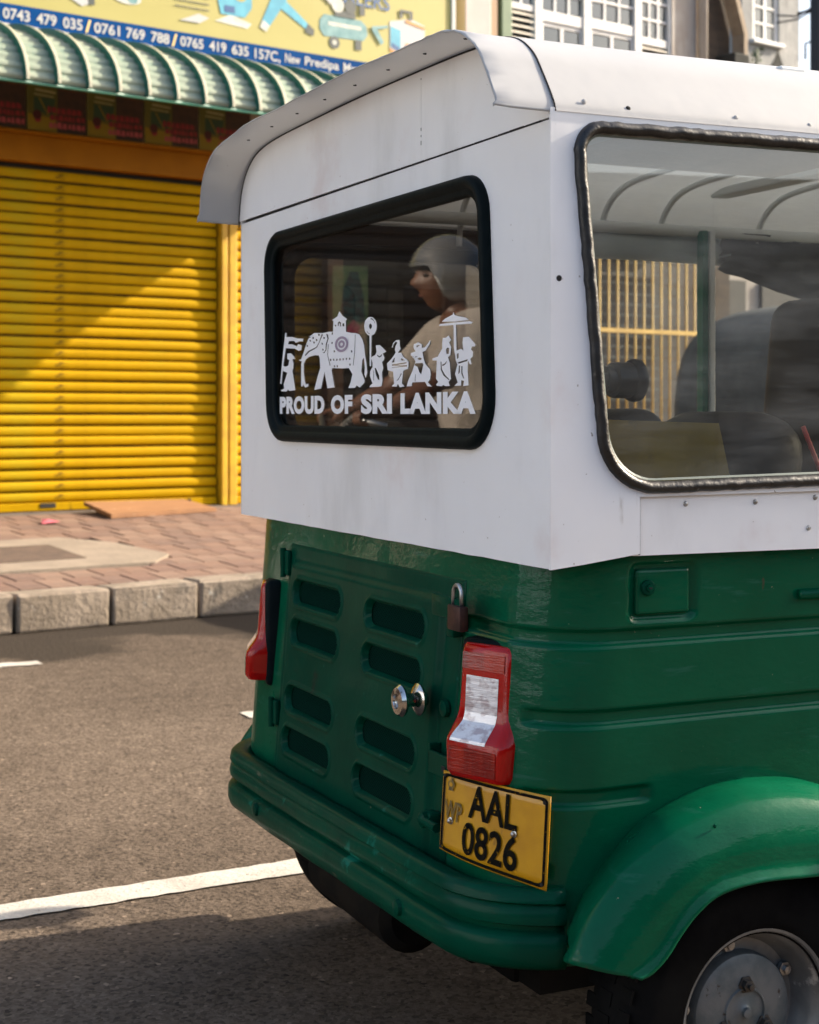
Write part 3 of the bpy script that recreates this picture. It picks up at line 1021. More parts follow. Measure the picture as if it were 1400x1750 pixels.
# ---- rear window -------------------------------------------------------------------
rw = empty('rear_window', (0, 0, 0), 0, TUK)
sweep_loop('window_seal', REAR_WIN, [(-0.016, -0.004), (-0.016, 0.004), (-0.011, 0.0075), (-0.006, 0.006), (-0.003, 0.009), (0.002, 0.0145), (0.009, 0.0150), (0.014, 0.0105), (0.0155, 0.003),
                                     (0.0155, -0.001)], 'rear', 0.0, 'rubber', rw)
sheet('window_glass', offset_poly(REAR_WIN, -0.004), [], 'rear', -0.004, 0.0, 'glass_rear', rw)
DECAL = [
 ('flag_bearer', [(0,[-388,1228,-381,1227,-382,1219,-349,1218,-323,1214,-291,1212,-293,1207,-310,1208,-330,1206,-340,1210,-368,1211,-373,1205,-349,1204,-325,1199,-318,1203,-299,1200,-301,1191,-315,1190,-336,1195,-385,1198,-392,1182,-401,1160,-410,1129,-417,1130,-403,1182]), (0,[-377,1187,-357,1187,-340,1180,-335,1175,-349,1176,-343,1167,-344,1159,-349,1153,-342,1137,-333,1116,-366,1115,-373,1118,-382,1114,-410,1115,-412,1117,-395,1120,-397,1129,-377,1150,-400,1154,-401,1165,-388,1162,-371,1164,-366,1174,-377,1177])]),
 ('elephant', [(0,[-315,1172,-302,1174,-288,1187,-274,1203,-258,1215,-234,1220,-208,1219,-189,1218,-161,1219,-142,1218,-140,1238,-148,1239,-122,1244,-112,1253,-97,1244,-76,1237,-82,1235,-81,1215,-58,1212,-40,1211,-22,1208,-8,1199,0,1188,4,1171,11,1155,14,1141,7,1132,1,1139,3,1149,-1,1167,-8,1163,-12,1144,-8,1139,2,1128,1,1124,-19,1116,-33,1120,-40,1116,-70,1116,-60,1126,-52,1140,-68,1151,-94,1151,-146,1153,-148,1148,-134,1118,-169,1117,-183,1147,-200,1117,-234,1115,-216,1141,-204,1155,-207,1173,-212,1178,-232,1179,-260,1177,-277,1173,-288,1165,-288,1148,-283,1133,-278,1126,-265,1127,-265,1122,-281,1120,-291,1126,-296,1122,-302,1123,-302,1164,-299,1170]), (1,[-196,1217,-191,1215,-207,1202,-220,1193,-235,1190,-260,1186,-279,1179,-283,1181,-265,1188,-237,1192,-224,1194,-211,1202]), (1,[-175,1216,-166,1214,-163,1207,-172,1196,-174,1186,-185,1181,-194,1183,-185,1183,-178,1187,-177,1197,-168,1207]), (1,[-166,1197,-163,1197,-166,1177,-154,1158,-157,1157,-169,1177]), (1,[-40,1208,-38,1208,-40,1178,-47,1155,-50,1155,-43,1178]), (1,[-133,1230,-127,1230,-127,1227,-133,1227]), (1,[-119,1227,-119,1233,-112,1235,-104,1232,-104,1226,-109,1226,-109,1231,-114,1232,-115,1227]), (1,[-97,1231,-89,1230,-89,1225,-97,1226]), (1,[-261,1216,-255,1215,-254,1212,-260,1212]), (1,[-243,1213,-237,1213,-236,1210,-243,1209]), (1,[-226,1209,-219,1208,-219,1205,-225,1204]), (1,[-215,1218,-208,1217,-207,1214,-214,1214]), (1,[-258,1209,-252,1208,-251,1205,-257,1205]), (1,[-274,1200,-267,1199,-266,1196,-273,1196]), (1,[-239,1205,-232,1204,-231,1201,-238,1201]), (1,[-189,1211,-182,1210,-182,1207,-188,1207]), (1,[-198,1201,-192,1200,-191,1197,-197,1197]), (1,[-194,1190,-188,1189,-187,1186,-193,1186]), (1,[-150,1200,-144,1200,-143,1197,-149,1196]), (1,[-148,1217,-142,1217,-142,1213,-148,1213]), (1,[-139,1185,-133,1184,-132,1181,-138,1181]), (1,[-58,1182,-52,1181,-52,1178,-58,1178]), (1,[-157,1170,-151,1170,-150,1166,-156,1166]), (1,[-142,1170,-136,1169,-135,1166,-141,1166]), (1,[-127,1169,-121,1169,-120,1166,-126,1165]), (1,[-112,1169,-106,1169,-105,1166,-111,1165]), (1,[-97,1169,-91,1169,-90,1166,-96,1165]), (1,[-82,1169,-76,1169,-76,1166,-81,1165]), (1,[-68,1169,-62,1169,-61,1166,-67,1165]), (1,[-138,1158,-132,1157,-131,1154,-137,1154]), (1,[-125,1158,-119,1157,-118,1154,-124,1154]), (1,[-66,1159,-60,1158,-60,1155,-65,1155])]),
 ('round_standard', [(0,[36,1234,43,1231,49,1228,53,1223,54,1218,53,1213,49,1209,43,1205,36,1204,32,1203,30,1151,24,1152,23,1204,19,1204,12,1207,5,1211,2,1216,0,1221,2,1226,5,1230,12,1233,19,1235,28,1235]), (1,[28,1224,32,1222,34,1219,32,1216,28,1214,23,1216,21,1220,23,1223]), (1,[28,1233,36,1232,43,1228,48,1223,46,1223,42,1227,35,1230,28,1231]), (1,[24,1206,16,1208,10,1212,11,1213,17,1209,24,1207])]),
 ('attendant', [(0,[50,1186,66,1186,81,1180,93,1174,79,1171,86,1164,83,1160,76,1157,81,1147,76,1140,78,1126,74,1117,60,1116,23,1116,26,1119,36,1122,25,1135,26,1143,36,1150,36,1157,30,1165,32,1167,48,1170,53,1175]), (1,[45,1148,50,1148,64,1135,65,1127,58,1129,50,1137]), (1,[40,1144,42,1144,42,1127,40,1127]), (1,[56,1170,66,1167,77,1171,74,1167,65,1165,56,1168])]),
 ('drummer', [(0,[131,1182,138,1187,131,1189,123,1185,118,1179,116,1180,121,1187,132,1191,146,1191,147,1187,148,1181,151,1176,142,1172,141,1170,153,1170,161,1163,176,1158,182,1154,180,1143,168,1142,161,1140,157,1125,156,1120,166,1115,147,1114,140,1120,135,1115,115,1116,125,1120,121,1140,99,1143,96,1154,112,1160,125,1167,131,1171,128,1176]), (1,[115,1155,119,1158,125,1162,128,1163,126,1155]), (1,[153,1161,169,1157,157,1157,152,1158]), (1,[116,1152,174,1154,174,1152,131,1150,176,1149,176,1147,116,1146,116,1147,156,1148,116,1150]), (1,[153,1137,155,1135,142,1126,133,1124,145,1130])]),
 ('dancer', [(0,[202,1182,219,1184,233,1180,231,1175,243,1175,254,1181,263,1186,261,1180,245,1170,234,1168,239,1156,246,1148,262,1140,264,1133,262,1125,254,1120,268,1113,252,1114,243,1121,196,1121,193,1115,174,1115,180,1124,196,1139,208,1154,205,1162,190,1164,191,1168,208,1170,200,1177]), (1,[206,1151,234,1151,237,1148,229,1133,222,1137,216,1145,205,1148]), (1,[211,1179,219,1180,226,1178,222,1178,219,1178,213,1176]), (1,[193,1163,200,1162,216,1162,214,1161,200,1160]), (1,[215,1159,224,1160,231,1158,229,1156,220,1156]), (1,[207,1134,209,1133,207,1122,205,1122])]),
 ('bearer', [(0,[307,1187,318,1187,327,1190,336,1183,329,1179,336,1172,333,1160,325,1157,331,1148,335,1124,327,1119,331,1113,316,1113,308,1115,303,1113,286,1114,283,1116,291,1120,283,1125,286,1153,270,1154,271,1157,289,1159,305,1171,305,1180]), (1,[318,1169,324,1172,329,1170,328,1162,320,1162]), (1,[299,1151,302,1151,304,1139,315,1130,330,1123,328,1122,310,1129,300,1138]), (1,[305,1146,314,1148,321,1152,319,1148,312,1145,305,1144])]),
 ('umbrella_bearer', [(0,[376,1185,395,1185,404,1180,416,1173,415,1170,405,1170,402,1166,409,1162,407,1155,400,1152,404,1144,398,1144,392,1150,391,1134,394,1113,376,1112,379,1120,370,1121,369,1113,347,1113,358,1118,349,1131,357,1145,351,1152,350,1159,347,1164,345,1171,344,1205,293,1206,297,1209,397,1208,408,1206,404,1204,352,1205,354,1166,369,1168,377,1165,374,1177]), (0,[303,1212,314,1216,330,1219,341,1221,344,1225,347,1220,362,1217,384,1214,395,1210,352,1210]), (1,[355,1161,361,1162,361,1155,355,1153]), (1,[357,1148,384,1151,392,1152,389,1149,362,1146]), (1,[362,1143,366,1143,365,1133,360,1130]), (1,[370,1142,374,1142,374,1132,380,1123,376,1124,370,1131])]),
]
dec = rw
for nm, loops in DECAL:
    groups = []
    for hole, m in loops:
        pts = [(m[i] / 1000, m[i + 1] / 1000) for i in range(0, len(m), 2)]
        if hole:
            groups[0][1].append(pts)
        else:
            groups.append((pts, []))
    V, F = [], []
    for outer, holes in groups:
        loops3 = [[Vector((p[0], p[1], 0)) for p in l] for l in [outer] + holes]
        tr = tessellate_polygon(loops3)
        base = len(V)
        V += [(p.x, 0.0030, p.y) for l in loops3 for p in l]
        F += [tuple(i + base for i in t) for t in tr]
    from_data('sticker_' + nm, V, F, 'decal_white', dec)
for r0, r1 in ((0.031, 0.0215), (0.015, 0.0065)):
    V, F = [], []
    for k in range(32):
        a = 2 * math.pi * k / 32
        for r in (r0, r1):
            V.append((-0.100 + r * math.cos(a), 0.0022, 1.194 + r * 0.45 * math.sin(a)))
    for k in range(32):
        F.append((2 * k, 2 * k + 1, (2 * k + 3) % 64, (2 * k + 2) % 64))
    from_data('sticker_medallion', V, F, 'decal_purple', dec)


def put_text(name, s, fn, mat, parent, bold=0.0, spacing=1.0):
    """fn maps u in 0..1 along the line and v in 0..1 of the cap height to a 3-D point."""
    v, f = text_tris(s, bold, spacing)
    x0, x1 = min(p[0] for p in v), max(p[0] for p in v)
    y0, y1 = min(p[1] for p in v), max(p[1] for p in v)
    V = [fn((p[0] - x0) / (x1 - x0), (p[1] - y0) / (y1 - y0)) for p in v]
    return from_data(name, V, f, mat, parent)


for wrd, xa, xb in (('PROUD', -0.419, -0.184), ('OF', -0.152, -0.052), ('SRI', -0.014, 0.116), ('LANKA', 0.150, 0.417)):
    put_text('sticker_lettering', wrd, lambda u, v: (xa + (xb - xa) * u, 0.0030, 1.0705 + 0.0338 * v), 'decal_white', dec, 0.058, 1.08)

# ---- side window -----------------------------------------------------------------------
sw = empty('side_window', (0, 0, 0), 0, TUK)
fine = []
for i in range(len(SIDE_WIN)):
    a, b = Vector(SIDE_WIN[i]), Vector(SIDE_WIN[(i + 1) % len(SIDE_WIN)])
    n = max(1, int((b - a).length / 0.012))
    fine += [tuple(a.lerp(b, k / n)) for k in range(n)]
sweep_loop('window_seal', fine, [(-0.0085, -0.004), (-0.0085, 0.004), (-0.005, 0.0085), (0.0, 0.0105), (0.006, 0.0075), (0.0085, 0.001), (0.0085, -0.003)], 'side', HWN + 0.004,
           'rubber_old', sw, wob=0.0009)
sheet('window_glass', offset_poly(SIDE_WIN, -0.003), [], 'side', HWN + 0.001, 0.0, 'glass_side', sw)
pm('glass_edge', (0.16, 0.19, 0.17), rough=0.4, spec=0.2)
gl_in = offset_poly(SIDE_WIN, -0.0095)
gl_in2 = offset_poly(SIDE_WIN, -0.0125)
N = len(gl_in)
V = [(HWN + 0.0035, p[0], p[1]) for p in gl_in] + [(HWN + 0.002, p[0], p[1]) for p in gl_in2]
from_data('glass_rim', V, [(i, (i + 1) % N, N + (i + 1) % N, N + i) for i in range(N)], 'glass_edge', sw)

# ---- cabin ---------------------------------------------------------------------------------
rows = []
for yy in (0.008, 0.5, 1.0, 1.5, 2.25):
    rows.append([Vector((a * 0.975, yy, b - 0.016)) for a, b in arch])
loft('roof_liner', rows, 'liner', TUK, True)
box('ceiling_board', (-0.30, 0.03, 1.585), (0.42, 0.44, 1.586), 'liner_board', TUK)
box('ceiling_board', (-0.30, 0.50, 1.585), (0.42, 1.10, 1.586), 'liner_board', TUK)
box('ceiling_beam', (-0.56, 0.445, 1.575), (0.56, 0.495, 1.596), 'rail_grey', TUK, 0.004)
box('ceiling_beam', (-0.56, 1.12, 1.575), (0.56, 1.17, 1.596), 'rail_grey', TUK, 0.004)
for yy in (0.50, 0.86, 1.02, 1.30):
    tube('roof_rib', [Vector((a * 0.955, yy, b - 0.024)) for a, b in arch if a < 0.1], 0.007, 'rail_grey', TUK, 8)
tube('eave_rail', [(-0.60, 0.02, 1.497), (-0.60, 2.2, 1.503)], 0.014, 'rail_grey', TUK, 12)
tube('eave_rail', [(0.605, 0.02, 1.485), (0.605, 2.2, 1.49)], 0.014, 'rail_grey', TUK, 12)
# rolled side curtain
rows = []
for i in range(12):
    yy = 0.72 + i * 0.045
    rows.append([Vector((-0.615 + 0.012 * math.sin(a) + 0.004 * math.sin(9 * yy), yy, 1.455 + 0.032 * math.cos(a) - 0.004 * math.sin(5 * yy))) for a in [2 * math.pi * k / 12 for k in range(12)]])
loft('rolled_curtain', rows, 'canvas_grey', TUK, True, close=True)
rows = []
for i in range(14):
    yy = 1.18 + i * 0.06
    rows.append([Vector((-0.60 + 0.02 * math.sin(3 * k + i), yy, 1.50 - k * (0.014 + 0.010 * sstep(0, 6, i)))) for k in range(8)])
loft('hanging_curtain', rows, 'canvas_dark', TUK, True)
pm('pillar_green', (0.003, 0.12, 0.065), rough=0.4)
box('door_pillar', (-0.595, 1.107, 0.40), (-0.570, 1.124, 1.50), 'pillar_green', TUK, 0.003)
box('pillar_edge', (-0.592, 1.1245, 0.40), (-0.565, 1.140, 1.50), 'rail_grey', TUK, 0.003)
for sx in (-1, 1):
    box('front_pillar', (sx * 0.56 - 0.02, 1.98, 0.80), (sx * 0.56 + 0.02, 2.02, 1.52), 'green_paint', TUK, 0.004)
# corner loudspeaker
sp = lathe('loudspeaker', [(0.020, 0.0), (0.020, 0.012), (0.0245, 0.014), (0.0255, 0.018), (0.0255, 0.042), (0.0295, 0.045), (0.031, 0.050), (0.030, 0.056), (0.027, 0.057)], 'black_plastic', TUK, 32,
           (0.585, 0.118, 1.118), 'Y', cap=(1, 0))
pm('speaker_cone', (0.12, 0.085, 0.065), rough=0.5)
lathe('cone', [(0.0265, 0.0572), (0.020, 0.0555), (0.008, 0.053), (0.001, 0.054)], 'speaker_cone', sp, 28, (0.585, 0.118, 1.118), 'Y')
box('speaker_bracket', (0.565, 0.085, 1.108), (0.60, 0.119, 1.128), 'steel_dark', sp, 0.003)
# rear shelf with yellow board, bench and driver seat
box('rear_shelf', (-0.60, 0.02, 0.86), (0.60, 0.42, 0.885), 'black_matte', TUK)
V = [(0.46, 0.20, 0.90), (0.46, 0.445, 0.90), (0.46, 0.405, 1.056), (0.46, 0.20, 1.062)]
V += [(0.44, a[1], a[2]) for a in V]
from_data('yellow_board', V, [(0, 1, 2, 3), (7, 6, 5, 4), (0, 4, 5, 1), (1, 5, 6, 2), (2, 6, 7, 3), (3, 7, 4, 0)], 'yellow_board', TUK)


def cushion(name, lo, hi, mat, parent, tilt=0.0, bevel=0.05):
    bm = bmesh.new()
    vs = bm_box(bm, lo, hi, bevel, 4)
    c = Vector((0, lo[1], lo[2]))
    bmesh.ops.rotate(bm, cent=c, matrix=Matrix.Rotation(tilt, 3, 'X'), verts=bm.verts[:])
    o = from_bm(name, bm, mat, parent, True)
    return o


bench = empty('passenger_bench', (0, 0, 0), 0, TUK)
cushion('bench_back', (-0.52, 0.44, 0.78), (0.16, 0.56, 1.075), 'seat_black', bench, 0.10)
cushion('bench_side_bolster', (0.12, 0.44, 0.78), (0.42, 0.60, 1.09), 'seat_brown', bench, -0.16, 0.07)
cushion('bench_seat', (-0.58, 0.50, 0.62), (0.58, 1.00, 0.78), 'seat_black', bench)
tube('bench_piping', [(0.42, 0.60, 1.05), (0.425, 0.63, 0.98), (0.43, 0.645, 0.90)], 0.004, 'red_trim', bench, 8)
drv = empty('driver_seat', (0, 0, 0), 0, TUK)
cushion('driver_back', (-0.26, 0.99, 0.80), (0.34, 1.10, 1.32), 'seat_brown', drv, -0.10, 0.05)
cushion('driver_cushion', (-0.30, 1.20, 0.72), (0.30, 1.62, 0.82), 'seat_black', drv)
tube('driver_piping', [(0.335, 0.95, 1.26), (0.345, 0.91, 1.14), (0.34, 0.93, 1.0), (0.33, 0.95, 0.88)], 0.005, 'red_trim', drv, 8)
box('cabin_floor', (-0.58, 0.55, 0.40), (0.58, 2.0, 0.43), 'black_matte', TUK)
# front cowl
V = []
for (yy, w, z0, z1) in ((1.95, 0.58, 0.30, 0.86), (2.15, 0.50, 0.34, 0.84), (2.35, 0.36, 0.42, 0.78), (2.48, 0.20, 0.52, 0.72)):
    V.append([Vector((-w, yy, z0)), Vector((-w, yy, z1 - .05)), Vector((-w * .7, yy, z1)), Vector((w * .7, yy, z1)), Vector((w, yy, z1 - .05)), Vector((w, yy, z0))])
loft('front_cowl', V, 'green_paint', TUK, True, thick=0.004)
sheet('windscreen', [(-0.56, 0.86), (0.56, 0.86), (0.54, 1.50), (-0.54, 1.50)], [], 'rear', -2.03, 0.0, 'glass_side', TUK)
for sx in (-1, 1):
    m = tube('mirror_arm', [(sx * 0.58, 2.0, 1.15), (sx * 0.74, 2.03, 1.22)], 0.007, 'black_plastic', TUK)
    lathe('mirror_head', [(0.03, 0), (0.06, 0.01), (0.06, 0.025), (0.02, 0.035)], 'black_plastic', m, 20, (sx * 0.78, 2.03, 1.24), 'Y')

# ---- tail lights ---------------------------------------------------------------------------
LP = [(0.100, 0.014, 0.050), (0.096, 0.020, 0.054), (0.060, 0.023, 0.056), (0.002, 0.027, 0.059), (-0.010, 0.031, 0.061), (-0.034, 0.048, 0.063), (-0.040, 0.050, 0.063), (-0.080, 0.051, 0.061),
      (-0.088, 0.046, 0.058)]  # z, protrusion, half width


def light_section(z, out, hw, inset=0.0, back=-0.004):
    r = min(0.020, out * 0.8)
    pts = [(-hw, back), (-hw + 0.002, out - r)]
    for k in range(1, 5):
        a = math.pi - k * math.pi / 10
        pts.append((-hw + 0.002 + r + r * math.cos(a), out - r + r * math.sin(a)))
    for k in range(0, 5):
        a = math.pi / 2 - k * math.pi / 10
        pts.append((hw - 0.002 - r + r * math.cos(a), out - r + r * math.sin(a)))
    pts += [(hw - 0.001, out - r), (hw, back)]
    return [Vector((x, -o, z)) for x, o in pts]


def interp_profile(z):
    for a, b in zip(LP, LP[1:]):
        if a[0] >= z >= b[0]:
            t = (a[0] - z) / (a[0] - b[0])
            return a[1] + (b[1] - a[1]) * t, a[2] + (b[2] - a[2]) * t
    return LP[-1][1], LP[-1][2]


def tail_light(sx):
    t = empty('tail_light', (sx * 0.474, y_rear(.64) + 0.012, 0.640), sx * math.radians(20), TUK)
    zs_ = [0.100, 0.098, 0.090, 0.07, 0.05, 0.03, 0.01, 0.0, -0.01, -0.018, -0.026, -0.034, -0.040, -0.055, -0.070, -0.080, -0.085, -0.088]
    rows = []
    for z in zs_:
        o, w = interp_profile(z)
        rows.append(light_section(z, o, w))
    n = len(rows[0])
    V = [p for r in rows for p in r]
    F = [(i * n + k, i * n + k + 1, (i + 1) * n + k + 1, (i + 1) * n + k) for i in range(len(rows) - 1) for k in range(n - 1)]
    F += [tuple(range(n)), tuple((len(rows) - 1) * n + k for k in range(n - 1, -1, -1))]
    lens = from_data('lens', V, F, 'lens_red', t, True)
    auto_smooth(lens, 50)
    # black gasket
    bm = bmesh.new()
    bm_box(bm, (-0.060, -0.012, -0.100), (0.066, 0.028, 0.106), 0.012, 3)
    auto_smooth(from_bm('gasket', bm, 'rubber', t))
    # clear reversing section that follows the step
    rr = []
    zc = [0.055 - 0.004 * i for i in range(24)]
    for i, z in enumerate(zc):
        o, w = interp_profile(z)
        lo, hi = -0.034 - 0.010 * sstep(-0.005, -0.034, z), 0.028 - 0.004 * sstep(-0.005, -0.034, z)
        zig = 0.0006
        rr.append([Vector((lo + (hi - lo) * k / 6, -(o + zig), z)) for k in range(7)])
    loft('clear_lens', rr, 'lens_clear', t, False)
    # ribbed lower lens
    rr = []
    for i in range(13):
        z = -0.044 - 0.003 * i
        o, w = interp_profile(z)
        zig = 0.0006
        rr.append([Vector((-0.045 + 0.090 * k / 6, -(o + zig), z)) for k in range(7)])
    loft('ribbed_lens', rr, 'lens_red_deep', t, False)
    rr = []
    for z in (0.088, 0.064):
        o, w = interp_profile(z)
        rr.append([Vector((-0.043, -(o + 0.0012), z)), Vector((0.038, -(o + 0.0012), z))])
    loft('reflector', rr, 'lens_red_deep', t, False)


tail_light(1)
tail_light(-1)

# ---- number plate ----------------------------------------------------------------------------
PA = [Vector((0.415, -0.060, 0.438)), Vector((0.611, 0.004, 0.421)), Vector((0.617, 0.010, 0.5505)), Vector((0.417, -0.054, 0.552))]
PN = (PA[1] - PA[0]).cross(PA[3] - PA[0]).normalized()


def plate(u, v, o=0.0):
    p = PA[0].lerp(PA[1], u).lerp(PA[3].lerp(PA[2], u), v)
    bend = 0.006 * (2 * u - 1) ** 2 * -1 + 0.003 * math.sin(5 * u) * (1 - v)
    return p + PN * (o + bend)


pl = empty('number_plate', (0, 0, 0), 0, TUK)


def plate_poly(name, loop, o, mat, thick=None):
    # loop in (u, v); fills a fan over a dense outline
    c = (sum(p[0] for p in loop) / len(loop), sum(p[1] for p in loop) / len(loop))
    V = [plate(*c, o)] + [plate(*p, o) for p in loop]
    n = len(loop)
    F = [(0, 1 + i, 1 + (i + 1) % n) for i in range(n)]
    if thick:
        V += [plate(*p, o - thick) for p in loop]
        F += [(1 + i, 1 + (i + 1) % n, 1 + n + (i + 1) % n, 1 + n + i) for i in range(n)]
    return from_data(name, V, F, mat, pl)


gr = []
for j in range(9):
    gr.append([plate(i / 16, j / 8) for i in range(17)])
po = loft('plate_sheet', gr, 'plate_yellow', pl, True, thick=0.0015)
rl = rounded([(0.012, 0.02), (0.988, 0.02), (0.988, 0.98), (0.012, 0.98)], 0.05, 5)
dense = []
for i in range(len(rl)):
    a, b = Vector(rl[i]), Vector(rl[(i + 1) % len(rl)])
    n = max(1, int((b - a).length / 0.05))
    dense += [tuple(a.lerp(b, k / n)) for k in range(n)]
V, F = [], []
N = len(dense)
for p in dense:
    c = Vector((0.5, 0.5))
    q = Vector(p)
    d = Vector(((c.x - q.x), (c.y - q.y)))
    ins = Vector((math.copysign(0.022, d.x) if abs(d.x) > .43 else 0, math.copysign(0.034, d.y) if abs(d.y) > .40 else 0))
    V += [plate(q.x, q.y, 0.0014), plate(q.x + ins.x * .5, q.y + ins.y * .5, 0.0030), plate(q.x + ins.x, q.y + ins.y, 0.0014)]
for i in range(N):
    j = (i + 1) % N
    for k in range(2):
        F.append((3 * i + k, 3 * i + k + 1, 3 * j + k + 1, 3 * j + k))
from_data('plate_border', V, F, 'plate_black', pl, True)


def plate_text(s, u0, u1, v0, v1, mat, bold, name='plate_lettering', shear=0.0):
    put_text(name, s, lambda u, v: plate(u0 + (u1 - u0) * u + shear * v, v0 + (v1 - v0) * v, 0.0022), mat, pl, bold)


plate_text('AAL', 0.30, 0.745, 0.535, 0.93, 'plate_black', 0.020)
plate_text('0826', 0.255, 0.76, 0.085, 0.48, 'plate_black', 0.020)
plate_text('WP', 0.045, 0.235, 0.42, 0.66, 'plate_worn', 0.022)
# small crest and seal
cr = [(0.075, 0.78), (0.13, 0.78), (0.125, 0.815), (0.14, 0.84), (0.142, 0.88), (0.125, 0.905), (0.112, 0.945), (0.100, 0.945), (0.088, 0.905), (0.068, 0.88), (0.066, 0.84), (0.08, 0.815)]
plate_poly('plate_crest', cr, 0.0022, 'plate_worn')
plate_poly('plate_crest', [(0.104 + 0.018 * math.cos(a), 0.858 + 0.026 * math.sin(a)) for a in [2 * math.pi * k / 14 for k in range(14)]], 0.0027, 'plate_yellow')
for (u, v) in ((0.118, 0.41), (0.722, 0.505)):
    p = plate(u, v, 0.001)
    bm = bmesh.new()
    bm_lathe(bm, [(0.0052, 0), (0.0052, 0.001), (0.0034, 0.0015), (0.0030, 0.005), (0.0008, 0.006)], 14, (0, 0, 0), 'Z')
    o = from_bm('plate_bolt', bm, 'zinc', pl, False)
    o.location = p
    o.rotation_euler = PN.to_track_quat('Z', 'Y').to_euler()
for (u, v) in ((0.03, 0.05), (0.97, 0.06), (0.965, 0.93), (0.03, 0.95)):
    plate_poly('plate_hole', [(u + 0.014 * math.cos(a), v + 0.022 * math.sin(a)) for a in [2 * math.pi * k / 10 for k in range(10)]], 0.0032, 'seam_dark')

# ---- padlock (hangs from the hasp) ----------------------------------------------------------------
TM = Matrix.Translation(TUK.location) @ Matrix.Rotation(TUK.rotation_euler.z, 4, 'Z')
pad = empty('padlock', TM @ Vector((0.432, -0.034, 0.757)), TUK.rotation_euler.z)
tag(pad, 'small brown padlock with steel shackle hanging from the green engine hatch', 'padlock')
bm = bmesh.new()
bm_box(bm, (-0.021, -0.0075, -0.001), (0.021, 0.0075, 0.036), 0.003, 2)
auto_smooth(from_bm('lock_body', bm, 'brass_brown', pad))
tube('shackle', [(-0.013, 0, 0.034), (-0.013, 0, 0.052)] + [(-0.013 * math.cos(a), 0, 0.052 + 0.013 * math.sin(a)) for a in [math.pi * k / 8 for k in range(1, 8)]] + [(0.013, 0, 0.052), (0.013, 0, 0.034)],
     0.0034, 'zinc', pad, 10)
# ================================================================== THE STREET
# street frame: x along the shop fronts (k), y into the shops, z up
WO = Vector((-2.873, 11.0, 0))
WR = math.atan2(0.6, 0.8)
SM = Matrix.Translation(WO) @ Matrix.Rotation(WR, 4, 'Z')


def street(o):
    o.location = WO
    o.rotation_euler = (0, 0, WR)
    return o


# ---- road ----------------------------------------------------------------------
def asphalt_material():
    m = pm('asphalt', (0.112, 0.087, 0.067), (0.152, 0.119, 0.092), 0.55, rough=0.9, spec=0.06, bump=0.006, bscale=75, bdetail=6)
    nt = m.node_tree
    n = nt.nodes
    b = n['Principled BSDF']
    src = b.inputs['Base Color'].links[0].from_socket
    tc = n.new('ShaderNodeTexCoord')
    # aggregate: light and dark stones
    vo = n.new('ShaderNodeTexVoronoi')
    vo.inputs['Scale'].default_value = 115
    nt.links.new(tc.outputs['Object'], vo.inputs['Vector'])
    cr = n.new('ShaderNodeValToRGB')
    e = cr.color_ramp.elements
    e[0].position, e[0].color = 0.0, (0.22, 0.22, 0.22, 1)
    e[1].position, e[1].color = 1.0, (2.6, 2.5, 2.4, 1)
    for p, c in ((0.25, 0.6), (0.6, 1.0), (0.9, 1.15)):
        q = cr.color_ramp.elements.new(p)
        q.color = (c, c * .985, c * .965, 1)
    nt.links.new(vo.outputs['Color'], cr.inputs[0])
    mul = n.new('ShaderNodeMix')
    mul.data_type = 'RGBA'
    mul.blend_type = 'MULTIPLY'
    mul.inputs['Factor'].default_value = 0.85
    nt.links.new(src, mul.inputs[6])
    nt.links.new(cr.outputs[0], mul.inputs[7])
    # mid-size blotches
    t = n.new('ShaderNodeTexNoise')
    t.inputs['Scale'].default_value = 14
    t.inputs['Detail'].default_value = 7
    t.inputs['Roughness'].default_value = 0.7
    nt.links.new(tc.outputs['Object'], t.inputs['Vector'])
    mr = n.new('ShaderNodeMapRange')
    mr.inputs['From Min'].default_value = 0.3
    mr.inputs['From Max'].default_value = 0.7
    mr.inputs['To Min'].default_value = 0.74
    mr.inputs['To Max'].default_value = 1.22
    nt.links.new(t.outputs['Fac'], mr.inputs['Value'])
    mul2 = n.new('ShaderNodeMix')
    mul2.data_type = 'RGBA'
    mul2.blend_type = 'MULTIPLY'
    mul2.inputs['Factor'].default_value = 1.0
    nt.links.new(mul.outputs[2], mul2.inputs[6])
    nt.links.new(mr.outputs[0], mul2.inputs[7])
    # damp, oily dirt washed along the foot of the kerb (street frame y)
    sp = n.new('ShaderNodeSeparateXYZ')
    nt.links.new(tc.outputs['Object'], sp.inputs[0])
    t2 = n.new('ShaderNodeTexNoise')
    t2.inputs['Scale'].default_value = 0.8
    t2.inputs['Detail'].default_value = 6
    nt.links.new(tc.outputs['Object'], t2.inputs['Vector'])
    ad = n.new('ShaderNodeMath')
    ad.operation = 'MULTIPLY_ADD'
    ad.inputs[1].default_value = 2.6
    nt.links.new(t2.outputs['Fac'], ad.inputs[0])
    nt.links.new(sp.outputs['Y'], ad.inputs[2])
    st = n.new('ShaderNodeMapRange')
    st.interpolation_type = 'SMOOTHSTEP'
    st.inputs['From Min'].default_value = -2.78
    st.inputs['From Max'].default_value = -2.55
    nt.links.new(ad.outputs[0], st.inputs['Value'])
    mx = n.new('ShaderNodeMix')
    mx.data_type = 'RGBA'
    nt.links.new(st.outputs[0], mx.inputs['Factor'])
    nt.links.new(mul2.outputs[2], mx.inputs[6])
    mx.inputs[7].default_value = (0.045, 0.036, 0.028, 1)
    nt.links.new(mx.outputs[2], b.inputs['Base Color'])
    return m


asphalt_material()
road = street(struct(from_data('road', [(-120, -60, 0), (150, -60, 0), (150, 60, 0), (-120, 60, 0)], [(0, 1, 2, 3)], 'asphalt')))

